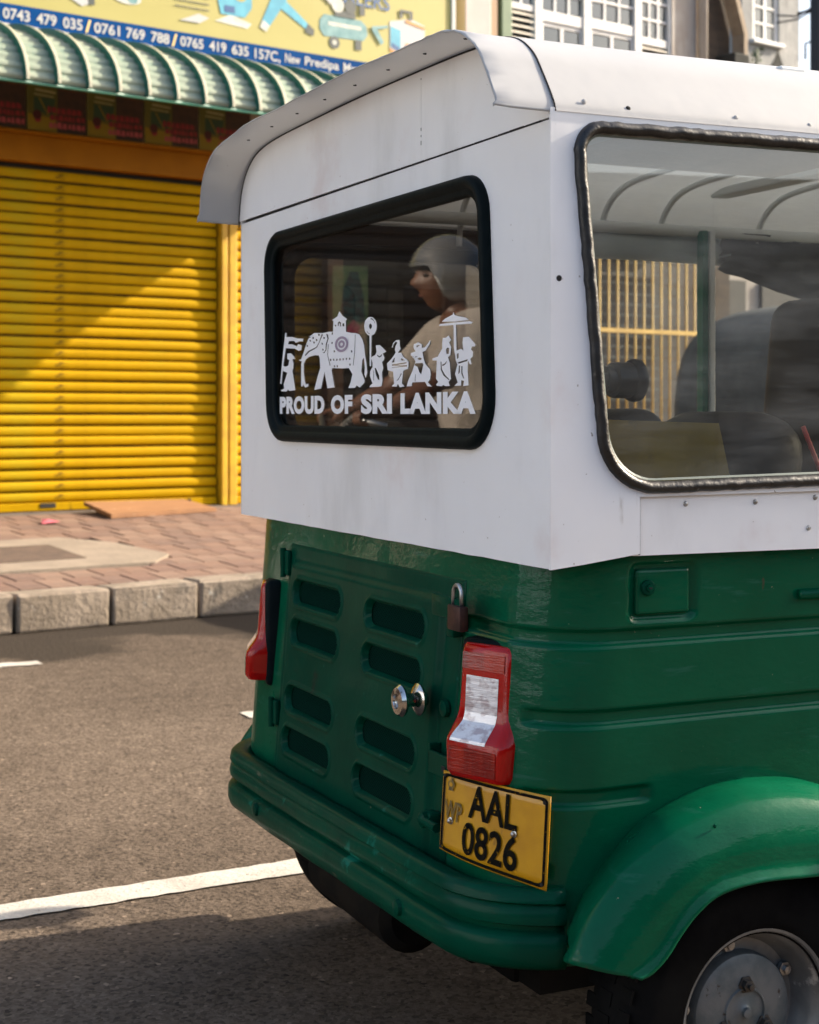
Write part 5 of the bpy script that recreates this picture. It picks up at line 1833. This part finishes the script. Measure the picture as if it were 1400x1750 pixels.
TR = 4.74  # transom between casements and the small panes above
for a, b in ((4.655, 4.69), (4.985, 5.075), (5.58, 5.675), (6.235, 6.325), (6.685, 6.72)):
    member(a, b, 3.46, 6.4, -0.01, 0.06)
member(4.69, 4.985, 4.66, 4.715)
member(5.075, 5.58, 4.60, 4.70)
member(5.675, 6.235, 4.62, 4.715)
member(6.325, 6.685, 4.57, 4.64)
for (a, b, z0, n) in ((4.69, 4.985, 4.715, 2), (5.075, 5.58, 4.70, 3), (5.675, 6.235, 4.715, 3), (6.325, 6.685, 4.64, 3)):
    w = (b - a) / n
    rows_ = 5
    ph = 0.172
    for i in range(1, n):
        member(a + w * i - .014, a + w * i + .014, z0, z0 + rows_ * ph, 0.012, 0.05)
    for r in range(rows_):
        if r:
            member(a, b, z0 + r * ph - .013, z0 + r * ph + .013, 0.010, 0.048)
        for i in range(n):
            box('pane', (a + w * i + .015, 0.030, z0 + r * ph + .014), (a + w * (i + 1) - .015, 0.033, z0 + (r + 1) * ph - .014), 'glass_house', fr)
for (a, b, z1) in ((5.075, 5.58, 4.60), (5.675, 6.235, 4.62)):
    m = (a + b) / 2
    member(a, b, z1 - .04, z1, 0.014, 0.05)
    member(a, a + .03, 3.5, z1 - .04, 0.014, 0.05)
    member(b - .03, b, 3.5, z1 - .04, 0.014, 0.05)
    member(m - .02, m + .02, 3.5, z1 - .04, 0.014, 0.05)
    box('pane', (a + .03, 0.030, 3.5), (m - .02, 0.033, z1 - .04), 'glass_house', fr)
    box('pane', (m + .02, 0.030, 3.5), (b - .03, 0.033, z1 - .04), 'glass_house', fr)
    box('curtain', (a + .05, 0.20, 3.5), (b - .05, 0.22, z1 - .1), 'facade_beige', fr)
    c0 = m - .02
    sheet('hanging_frame', quad(c0 - .12, c0 + .12, z1 - .40, z1 - .22), [quad(c0 - .07, c0 + .07, z1 - .37, z1 - .26)], 'rear', 0.012, 0.01, 'window_white', fr)
for (a, b, z1) in ((4.69, 4.985, 4.66), (6.325, 6.685, 4.57)):
    z = z1 - 0.045
    while z > 3.5:
        V = [(a, -0.005, z), (b, -0.005, z), (b, 0.05, z + 0.030), (a, 0.05, z + 0.030), (a, -0.005, z + .012), (b, -0.005, z + .012), (b, 0.05, z + 0.042), (a, 0.05, z + 0.042)]
        from_data('louvre', V, [(0, 1, 2, 3), (4, 5, 6, 7), (0, 1, 5, 4), (1, 2, 6, 5), (2, 3, 7, 6), (3, 0, 4, 7)], 'louvre_cream', fr)
        z -= 0.057

# street-level grille of the same building
pm('gate_yellow', (0.62, 0.40, 0.09), (0.52, 0.32, 0.06), 5, rough=0.5)
gt = street(empty('grille_gate'))
tag(gt, 'yellow barred grille seen through the rickshaw side window', 'gate')
for i in range(21):
    k = 4.72 + i * 0.115
    tube('bar', [(k, -0.03, 0.4), (k, -0.03, 2.60)], 0.011, 'gate_yellow', gt, 6)
for z in (0.42, 1.85, 2.59):
    box('cross_bar', (4.68, -0.045, z - .02), (7.06, -0.015, z + .02), 'gate_yellow', gt)
pm('slat_dark', (0.035, 0.03, 0.026), (0.02, 0.018, 0.016), 5, rough=0.7)
for i in range(22):
    box('inner_slat', (4.68, 0.10, 0.42 + i * 0.1), (7.0, 0.12, 0.50 + i * 0.1), 'slat_dark', gt)

# ---- lean-to eave and the old grey building farther on ---------------------------------------------
pm('eave_brown', (0.075, 0.052, 0.036), (0.05, 0.036, 0.026), 3, rough=0.9, stretch=(1, 1, 4))
pm('eave_board', (0.42, 0.34, 0.25), (0.33, 0.26, 0.19), 6, rough=0.85, spots=[((0.08, 0.06, 0.05), 12, 0.6, 0.7)])
pm('old_grey', (0.36, 0.36, 0.35), (0.28, 0.285, 0.28), 1.6, rough=0.92, bump=0.01, bscale=10,
   spots=[((0.10, 0.10, 0.095), 1.3, 0.60, 0.74, (1, 1, .35)), ((0.45, 0.44, 0.43), 4, 0.6, 0.7)])
pm('mould', (0.018, 0.02, 0.018), (0.05, 0.05, 0.045), 8, rough=0.95)
lean = street(empty('lean_to_house'))
tag(lean, 'dark brown gabled house end with pale fascia boards between two buildings', 'house')
box('gable_wall', (7.35, 1.6, 0.3), (9.36, 1.8, 9.0), 'eave_brown', lean)
V = [(8.98, 1.4, 6.4), (9.06, 1.4, 6.4), (9.44, 1.4, 5.39), (9.44, 1.4, 4.4), (9.39, 1.4, 4.4), (9.38, 1.4, 5.38)]
V += [(a, 1.58, c) for a, b, c in V]
from_data('fascia_board', V, [(0, 1, 2, 5), (5, 2, 3, 4), (6, 7, 8, 11), (11, 8, 9, 10), (0, 1, 7, 6), (1, 2, 8, 7), (2, 3, 9, 8), (0, 5, 11, 6), (5, 4, 10, 11)], 'eave_board', lean)
for i in range(3):
    tube('purlin', [(7.20 + .20 * i, 0.1 + .3 * i, 5.2 - .1 * i), (7.55 + .22 * i, 0.5 + .35 * i, 4.2)], 0.04, 'eave_board', lean, 8)
box('gutter_block', (9.1, 1.3, 4.4), (9.36, 1.59, 5.12), 'mould', lean, 0.02)

OG = street(empty('old_grey_building'))
tag(OG, 'weathered grey building with a small white paned window at upper right', 'building')
OY = 6.0


def og(px, py):
    """pixel measurements of the facade, converted once to its own plane"""
    return None


# facade plane y = 6 in the street frame
K0, K1 = 14.60, 15.98
WN = (14.858, 15.488, 6.99, 8.2)
sheet('wall', quad(K0, K1, 6.55, 11.0), [quad(*WN)], 'rear', -OY, 0.25, 'old_grey', OG)
box('ledge', (K0 - .05, OY - 0.10, 6.40), (K1 + .10, OY + .3, 6.548), 'old_grey', OG, 0.03)
box('lower_wall', (K0, OY - 0.02, 0.0), (K1 + .02, OY + .3, 6.40), 'old_grey', OG)
box('side_wall', (K0 - 1.6, OY + 0.9, 0.0), (K0, OY + 1.2, 11.0), 'old_grey', OG)
wf = empty('window', (0, 0, 0), 0, OG)
pm('old_frame', (0.66, 0.66, 0.65), rough=0.6)
a, b, c, d = WN
sheet('frame', quad(a, b, c, d), [quad(a + .05 + (b - a - .1) / 2 * i + .025, a + .05 + (b - a - .1) / 2 * (i + 1) - .025, c + .04 + .26 * j, c + .04 + .26 * j + .225) for i in range(2) for j in range(4)], 'rear', -OY - .03, 0.06,
      'old_frame', wf)
for i in range(2):
    for j in range(4):
        box('pane', (a + .05 + (b - a - .1) / 2 * i, OY + .06, c + .03 + .26 * j), (a + .05 + (b - a - .1) / 2 * (i + 1), OY + .065, c + .27 + .26 * j), 'glass_house', wf)
box('room', (a - .1, OY + 0.4, c - .1), (b + .1, OY + .42, d), 'room_dark', wf)
box('sill', (a - .06, OY - 0.08, c - .07), (b + .06, OY + .02, c - .005), 'old_frame', wf, 0.01)
# black mould and a sprig of weed rooted on the ledge
bm = bmesh.new()
rnd = random.Random(3)
pts = [(K0 + .05 + .09 * i, 6.57 + rnd.uniform(0, .05) + (0.33 * math.exp(-((.09 * i - .80) / .09) ** 2))) for i in range(15)]
loop = [(p[0], p[1]) for p in pts] + [(K1 - .02, 6.555), (K0 + .05, 6.555)]
sheet('mould_stain', loop, [], 'rear', -OY + 0.004, 0.003, 'mould', OG)
pm('weed_leaf', (0.05, 0.09, 0.03), (0.03, 0.05, 0.02), 9, rough=0.7)
wd = street(empty('weed'))
tag(wd, 'small dark weed growing out of the grey building ledge', 'plant')
tube('stem', [(14.86, OY - .06, 6.55), (14.84, OY - .10, 6.68), (14.76, OY - .1, 6.76)], 0.02, 'weed_leaf', wd, 6)
for i in range(16):
    c = Vector((14.80 + rnd.uniform(-.09, .14), OY - .12 + rnd.uniform(-.06, .04), 6.66 + rnd.uniform(-.05, .16)))
    u = Vector((rnd.uniform(-1, 1), rnd.uniform(-.4, .4), rnd.uniform(-1, .6))).normalized() * 0.06
    w = Vector((u.z, 0.02, -u.x)) * 0.35
    from_data('leaf', [c - u, c + w, c + u, c - w], [(0, 1, 2, 3)], 'weed_leaf', wd)

# utility pole and wires
pm('pole_dark', (0.03, 0.03, 0.032), rough=0.8)
pole = empty('utility_pole', (0, 0, 0))
tag(pole, 'dark utility pole with cable brackets at the right edge of the sky', 'pole')
tube('pole_shaft', [(5.20, 20.0, 0), (5.20, 20.0, 9)], 0.09, 'pole_dark', pole, 12)
tube('bracket', [(5.2, 20.0, 6.25), (4.95, 20.0, 6.18)], 0.02, 'pole_dark', pole, 6)
tube('bracket', [(5.2, 20.0, 5.85), (5.05, 20.0, 5.80), (5.05, 20.0, 5.6)], 0.015, 'pole_dark', pole, 6)
for z, dz in ((6.30, .3), (6.26, .1)):
    tube('cable', [(5.2, 20.0, z), (5.05, 20.4, z - .05), (4.9, 20.9, z + dz * .3)], 0.012, 'pole_dark', pole, 5)
# ================================================================== buildings across the street (behind the viewer; they shade and mirror in the glass)
pm('opp_wall', (0.07, 0.075, 0.07), (0.05, 0.055, 0.05), 1.0, rough=0.9)
pm('opp_wall_b', (0.06, 0.065, 0.06), (0.09, 0.09, 0.085), 1.0, rough=0.9)
for i, (k0, k1, h, m) in enumerate(((-30, -15, 3.8, 'opp_wall_b'), (-14.5, -4, 3.4, 'opp_wall'), (-3.5, 8, 2.9, 'opp_wall_b'), (8.5, 20, 3.0, 'opp_wall'), (20.5, 36, 5, 'opp_wall_b'))):
    hb = street(empty('opposite_house'))
    tag(hb, 'plain house across the street, out of view behind the camera', 'house', 'houses across the street')
    box('wall', (k0, -26, 0.0), (k1, -18.2, h), m, hb)
    for j in range(int((k1 - k0) / 2.2)):
        x = k0 + 0.7 + j * 2.2
        if h > 4.5:
            box('window', (x, -18.2, h - 1.7), (x + 1.1, -18.15, h - .6), 'room_dark', hb)
        box('shutter', (x - .2, -18.2, 0.3), (x + 1.5, -18.12, 2.7), 'brown_shutter', hb)
# added unseen house block that bounces sunlight on to the rickshaw's rear panel
pm('bounce_wall', (0.46, 0.53, 0.64), (0.41, 0.47, 0.57), 1.0, rough=0.9)  # bluish to cool the sunlight bounced off the added block
ph_ = empty('bounce_block', (-17.0, -3.0, 0), math.atan2(SUN_AZ.y, SUN_AZ.x) + math.pi / 2)
tag(ph_, 'added unseen pale block, bounces sunlight on to the rickshaw rear', 'house')
box('wall', (-9, 0.0, 0.0), (9, 8.0, 9.0), 'bounce_wall', ph_)
box('roof', (-9.4, -0.5, 9.0), (9.4, 8.4, 9.3), 'facade_beige', ph_)
for j in range(6):
    for lv in (1.0, 4.8):
        box('window', (-8.2 + j * 2.9, -0.03, lv), (-7.0 + j * 2.9, 0.02, lv + 1.6), 'room_dark', ph_)
# far end of the shop row
row = street(empty('far_terrace'))
tag(row, 'terrace farther along the street behind the rickshaw roof', 'house')
box('wall', (9.2, 2.4, 0.0), (13.6, 3.2, 4.6), 'facade_beige', row)
for j in range(3):
    box('shutter', (9.5 + j * 1.3, 2.35, 0.35), (10.5 + j * 1.3, 2.42, 2.7), 'slat_dark', row)

# ================================================================== parked three-wheeler beyond
OR = empty('parked_rickshaw', SM @ Vector((3.5, -4.6, 0)), WR)
tag(OR, 'dark parked vehicle with rounded canvas hood seen through the side window', 'auto rickshaw')
hood = [(-0.9, 0.75), (-0.92, 1.2), (-0.84, 1.52), (-0.62, 1.68), (-0.2, 1.74), (0.5, 1.76), (1.0, 1.74), (1.12, 1.68)]
hp = catmull([(a, b, 0) for a, b in hood], 4)
rows = []
for p in hp:
    rows.append([Vector((p.x, 0.62 * math.sin(t) if abs(math.sin(t)) < .98 else 0.62 * math.sin(t), p.y - 0.10 * (1 - math.cos(t)) ** 1.5)) for t in [(-1 + 2 * k / 10) * 1.45 for k in range(11)]])
loft('hood', rows, 'canvas_dark', OR, True, thick=0.01)
rows = []
for (z, e) in ((0.25, 0.0), (0.5, 0.03), (0.8, 0.03), (0.86, 0.0)):
    rows.append([Vector((a, b, z)) for a, b in rounded([(-0.92 - e, -0.60 - e), (1.2 + e, -0.60 - e), (1.3 + e, 0), (1.2 + e, 0.60 + e), (-0.92 - e, 0.60 + e)], 0.12, 4)])
loft('body', rows, 'black_plastic', OR, True, close=True)
for (x, y) in ((-0.55, -0.58), (-0.55, 0.58), (1.1, 0)):
    lathe('wheel', [(0.05, -.05), (0.19, -.05), (0.21, 0), (0.19, .05), (0.05, .05)], 'tyre', OR, 24, (x, y, 0.21), 'Y')
tube('pillar', [(1.12, -0.5, 0.86), (1.12, -0.5, 1.68)], 0.02, 'black_plastic', OR)
tube('pillar', [(1.12, 0.5, 0.86), (1.12, 0.5, 1.68)], 0.02, 'black_plastic', OR)
cushion('seat_back', (-0.35, -0.55, 0.6), (-0.2, 0.55, 1.2), 'seat_black', OR, 0, 0.03)
# ================================================================== motorcyclist waiting behind the rickshaw (mirrored in its rear window)
RH = math.atan2(0.56, 0.83)
MB_ = empty('motorbike', (-2.44, 4.29, 0), RH)
tag(MB_, 'dark motorbike under the helmeted rider mirrored in the rear window', 'motorbike')
pm('bike_paint', (0.012, 0.014, 0.02), rough=0.25, coat=0.6)
pm('bike_metal', (0.35, 0.35, 0.35), rough=0.3, metal=0.9)
pm('skin', (0.12, 0.05, 0.025), (0.09, 0.036, 0.019), 12, rough=0.5)
pm('shirt', (0.28, 0.245, 0.215), (0.22, 0.19, 0.165), 7, rough=0.9, bump=0.02, bscale=9, bdetail=3, bstretch=(1, 1, .5))
pm('trousers', (0.42, 0.36, 0.28), (0.36, 0.31, 0.24), 7, rough=0.9)
pm('helmet_shell', (0.13, 0.128, 0.12), (0.10, 0.098, 0.092), 8, rough=0.2, coat=1.0)
pm('helmet_stripe', (0.02, 0.22, 0.16), rough=0.3)
pm('hair', (0.012, 0.010, 0.009), rough=0.7)
pm('eye_dark', (0.01, 0.008, 0.008), rough=0.3)
pm('lip', (0.16, 0.055, 0.04), rough=0.5)


def bike_wheel(x):
    w = empty('wheel', (x, 0, 0.29), 0, MB_)
    lathe('tyre', [(0.235, -.03), (0.275, -.04), (0.29, 0), (0.275, .04), (0.235, .03)], 'tyre', w, 40, axis='Y')
    bm = bmesh.new()
    bm_tube(bm, [(0.225 * math.cos(a), 0, 0.225 * math.sin(a)) for a in [2 * math.pi * k / 28 for k in range(28)]], 0.014, 8, closed=True)
    for k in range(10):
        a = 2 * math.pi * k / 10
        bm_tube(bm, [(0, 0, 0), (0.22 * math.cos(a), 0, 0.22 * math.sin(a))], 0.005, 5)
    from_bm('rim', bm, 'bike_metal', w, True)


bike_wheel(-0.50)
bike_wheel(0.74)
bm = bmesh.new()
bmesh.ops.create_uvsphere(bm, u_segments=24, v_segments=14, radius=1)
bmesh.ops.scale(bm, vec=(0.24, 0.13, 0.12), verts=bm.verts[:])
bmesh.ops.translate(bm, vec=(0.30, 0, 0.84), verts=bm.verts[:])
from_bm('fuel_tank', bm, 'bike_paint', MB_, True)
cushion('saddle', (-0.50, -0.13, 0.72), (0.14, 0.13, 0.80), 'seat_black', MB_, 0, 0.03)
box('engine', (0.02, -0.13, 0.34), (0.36, 0.13, 0.66), 'bike_metal', MB_, 0.04)
for s in (-1, 1):
    tube('fork_leg', [(0.74, s * 0.07, 0.29), (0.56, s * 0.07, 0.98)], 0.02, 'bike_metal', MB_)
    tube('swing_arm', [(-0.50, s * 0.08, 0.29), (0.05, s * 0.09, 0.40)], 0.02, 'bike_metal', MB_)
    tube('foot_rest', [(0.12, s * 0.10, 0.34), (0.12, s * 0.26, 0.34)], 0.012, 'bike_metal', MB_)
tube('handlebar', [(0.42, -0.36, 1.03), (0.50, -0.24, 1.06), (0.53, -0.08, 1.0), (0.53, 0.08, 1.0), (0.50, 0.24, 1.06), (0.42, 0.36, 1.03)], 0.012, 'bike_metal', MB_)
lathe('headlamp', [(0.03, -.06), (0.08, -.03), (0.09, 0.03), (0.088, 0.04)], 'bike_metal', MB_, 24, (0.62, 0, 0.92), 'X')
tube('exhaust', [(0.30, -0.13, 0.38), (0.10, -0.17, 0.26), (-0.55, -0.19, 0.33)], [0.02, 0.03, 0.04], 'bike_metal', MB_, 12)
for xx in (-0.50, 0.74):
    rr = [[Vector((xx + 0.32 * math.cos(a), yv, 0.29 + 0.32 * math.sin(a))) for yv in (-.05, 0, .05)] for a in [0.4 + 0.2 * k for k in range(12)]]
    loft('mudguard', rr, 'bike_paint', MB_, True, thick=0.003)

RP = empty('person', (-2.44, 4.29, 0), RH)
tag(RP, 'person in beige shirt and helmet sitting on a motorbike, mirrored in the rear window', 'person')


def skin_mesh(name, chain_list, mat, parent, levels=2):
    """chain_list: list of chains [(x, y, z, r), ...]; chains share their first point when equal."""
    V, E, R = [], [], []
    idx = {}
    for ch in chain_list:
        prev = None
        for (x, y, z, r) in ch:
            key = (round(x, 4), round(y, 4), round(z, 4))
            if key not in idx:
                idx[key] = len(V)
                V.append((x, y, z))
                R.append(r)
            i = idx[key]
            if prev is not None and prev != i:
                E.append((prev, i))
            prev = i
    me = bpy.data.meshes.new(name)
    me.from_pydata(V, E, [])
    o = link(name, me, mat, parent)
    md = o.modifiers.new('skin', 'SKIN')
    md.use_smooth_shade = True
    if not me.skin_vertices:
        me.attributes.new('skin', 'FLOAT', 'POINT')
    for i, sv in enumerate(me.skin_vertices[0].data):
        r = R[i]
        sv.radius = r if isinstance(r, tuple) else (r, r)
        sv.use_root = (i == 0)
    sb = o.modifiers.new('subd', 'SUBSURF')
    sb.levels = levels
    sb.render_levels = levels
    return o


def arm(s):
    return [(0.05, 0, 1.33, .115), (0.05, s * 0.10, 1.375, .075), (0.06, s * 0.175, 1.355, .062), (0.14, s * 0.225, 1.26, .050), (0.235, s * 0.265, 1.165, .043), (0.33, s * 0.27, 1.115, .038), (0.405, s * 0.275, 1.075, .027),
            (0.435, s * 0.277, 1.068, .032)]


def leg(s):
    return [(-0.03, 0, 0.90, .12), (0.0, s * 0.10, 0.87, .095), (0.20, s * 0.15, 0.84, .080), (0.40, s * 0.18, 0.79, .058), (0.33, s * 0.20, 0.62, .054), (0.20, s * 0.22, 0.42, .040), (0.16, s * 0.22, 0.37, .036),
            (0.24, s * 0.225, 0.335, .035), (0.33, s * 0.23, 0.335, .025)]


torso = [(-0.03, 0, 0.90, .12), (-0.01, 0, 1.02, .118), (0.02, 0, 1.18, .125), (0.05, 0, 1.33, .115), (0.065, 0, 1.42, .055), (0.085, 0, 1.47, .052)]
hands = []
for s in (-1, 1):
    for i in range(4):
        y = s * (0.250 + 0.019 * i)
        L = (0.9, 1.0, 0.95, 0.8)[i]
        hands.append([(0.435, s * 0.277, 1.068, .032), (0.470, y, 1.078, .010), (0.470 + 0.030 * L, y, 1.070, .0095), (0.478 + 0.022 * L, y, 1.045, .009), (0.462, y, 1.034, .008)])
    hands.append([(0.435, s * 0.277, 1.068, .032), (0.445, s * 0.245, 1.055, .011), (0.468, s * 0.232, 1.040, .0095), (0.482, s * 0.236, 1.034, .008)])
body = skin_mesh('body', [torso, arm(1), arm(-1), leg(1), leg(-1)] + hands, 'skin', RP)
# head: ellipsoid modelled with brow, nose, lips, chin and ears (same skin, sits on the neck)
V, F = [], []
NU, NV = 40, 30
HC = Vector((0.105, 0, 1.545))


def bumpf(u, v, cu, cv, su, sv, h):
    return h * math.exp(-((u - cu) / su) ** 2 - ((v - cv) / sv) ** 2)


for j in range(NV + 1):
    ph = -math.pi / 2 + math.pi * j / NV
    for i in range(NU):
        th = -math.pi + 2 * math.pi * i / NU   # 0 = forward
        c = math.cos(ph)
        x, y, z = 0.098 * c * math.cos(th), 0.074 * c * math.sin(th), 0.120 * math.sin(ph)
        fwd = max(0, math.cos(th)) * c
        # narrower jaw
        k = 1 - 0.22 * sstep(0.0, -0.10, z)
        y *= k
        d = 0.0
        d += bumpf(y, z, 0, -0.022, 0.013, 0.018, 0.031) * fwd      # nose tip
        d += bumpf(y, z, 0, 0.005, 0.009, 0.026, 0.017) * fwd       # bridge
        d += bumpf(y, z, 0, -0.060, 0.024, 0.012, 0.012) * fwd      # lips
        d += bumpf(y, z, 0, -0.100, 0.025, 0.016, 0.012) * fwd      # chin
        d += bumpf(y, z, 0, 0.030, 0.05, 0.012, 0.006) * fwd        # brow
        for s in (-1, 1):
            d -= bumpf(y, z, s * 0.030, 0.008, 0.014, 0.011, 0.008) * fwd
            d += bumpf(y, z, s * 0.042, -0.022, 0.018, 0.016, 0.004) * fwd
        V.append(HC + Vector((x + d, y, z)))
for j in range(NV):
    for i in range(NU):
        F.append((j * NU + i, j * NU + (i + 1) % NU, (j + 1) * NU + (i + 1) % NU, (j + 1) * NU + i))
from_data('head', V, F, 'skin', RP, True)
for s in (-1, 1):
    bm = bmesh.new()
    bmesh.ops.create_uvsphere(bm, u_segments=12, v_segments=8, radius=1)
    bmesh.ops.scale(bm, vec=(0.012, 0.016, 0.007), verts=bm.verts[:])
    bmesh.ops.translate(bm, vec=HC + Vector((0.083, s * 0.030, 0.008)), verts=bm.verts[:])
    from_bm('eye', bm, 'eye_dark', RP, True)
    tube('eyebrow', [HC + Vector((0.096, s * 0.014, 0.026)), HC + Vector((0.092, s * 0.034, 0.030)), HC + Vector((0.080, s * 0.050, 0.024))], 0.004, 'hair', RP, 6)
    bm = bmesh.new()
    bmesh.ops.create_uvsphere(bm, u_segments=12, v_segments=8, radius=1)
    bmesh.ops.scale(bm, vec=(0.018, 0.008, 0.030), verts=bm.verts[:])
    bmesh.ops.translate(bm, vec=HC + Vector((-0.005, s * 0.074, -0.008)), verts=bm.verts[:])
    from_bm('ear', bm, 'skin', RP, True)
tube('mouth', [HC + Vector((0.076, -0.022, -0.061)), HC + Vector((0.0975, 0, -0.061)), HC + Vector((0.076, 0.022, -0.061))], 0.0035, 'lip', RP, 6)
# helmet: open-faced shell with peak and stripe
rows = []
for j in range(15):
    ph = math.pi / 2 - (math.pi / 2 + 0.75) * j / 14
    ring = []
    for i in range(33):
        th = -math.pi + 2 * math.pi * i / 32
        # leave the face open: lift the rim at the front
        lim = 0.27 if abs(th) < 0.75 else 0.27 - 1.0 * sstep(0.75, 1.35, abs(th))
        p2 = max(ph, lim)
        ring.append(HC + Vector((-0.008 + 0.146 * math.cos(p2) * math.cos(th), 0.124 * math.cos(p2) * math.sin(th), 0.012 + 0.144 * math.sin(p2))))
    rows.append(ring)
hm = loft('helmet', rows, 'helmet_shell', RP, True, thick=0.012)
tube('helmet_stripe', [HC + Vector((-0.008 + 0.140 * math.cos(a), 0.075, 0.012 + 0.116 * math.sin(a))) for a in [1.3 + 0.15 * k for k in range(8)]], 0.012, 'helmet_stripe', hm, 8)
fat = lambda ch, d: [(x, y, z, r + d) for x, y, z, r in ch]
skin_mesh('shirt', [fat(torso[:4], .022) + [(0.06, 0, 1.405, .092)], fat(arm(1)[:5], .026), fat(arm(-1)[:5], .026)], 'shirt', RP)
skin_mesh('trousers', [[(-0.03, 0, 0.90, .128), (-0.015, 0, 1.0, .122)], fat(leg(1)[1:7], .012), fat(leg(-1)[1:7], .012), [(-0.03, 0, 0.90, .128), (0.0, 0.10, 0.87, .105)], [(-0.03, 0, 0.90, .128), (0.0, -0.10, 0.87, .105)]], 'trousers', RP)

# printed banner on the brown shutter farther left (mirrored in the rear window)
pm('banner_green', (0.14, 0.26, 0.10), (0.25, 0.33, 0.16), 20, rough=0.6)
pm('banner_pink', (0.60, 0.10, 0.16), (0.65, 0.35, 0.30), 12, rough=0.6)
pm('banner_dark', (0.06, 0.05, 0.05), (0.05, 0.16, 0.15), 25, rough=0.6)
pm('banner_sand', (0.55, 0.36, 0.24), (0.6, 0.5, 0.3), 9, rough=0.6)
bn = street(empty('banner'))
tag(bn, 'colourful printed banner mirrored in the rear window left of the rider', 'banner')
box('banner_sheet', (-4.40, -0.05, 1.40), (-4.15, -0.035, 2.12), 'banner_green', bn)
for nm, m, pts in (('print_scarf', 'banner_dark', [(-4.38, 1.72), (-4.20, 1.74), (-4.22, 1.95), (-4.27, 2.08), (-4.33, 2.08), (-4.37, 1.9)]), ('print_cloth', 'banner_pink', [(-4.39, 1.42), (-4.16, 1.42), (-4.17, 1.62), (-4.30, 1.74), (-4.39, 1.66)]),
                   ('print_border', 'banner_sand', [(-4.39, 1.42), (-4.30, 1.42), (-4.34, 1.70), (-4.39, 1.74)])):
    sheet(nm, pts, [], 'rear', 0.052 if m == 'banner_dark' else 0.054 if m == 'banner_pink' else 0.056, 0.001, m, bn)
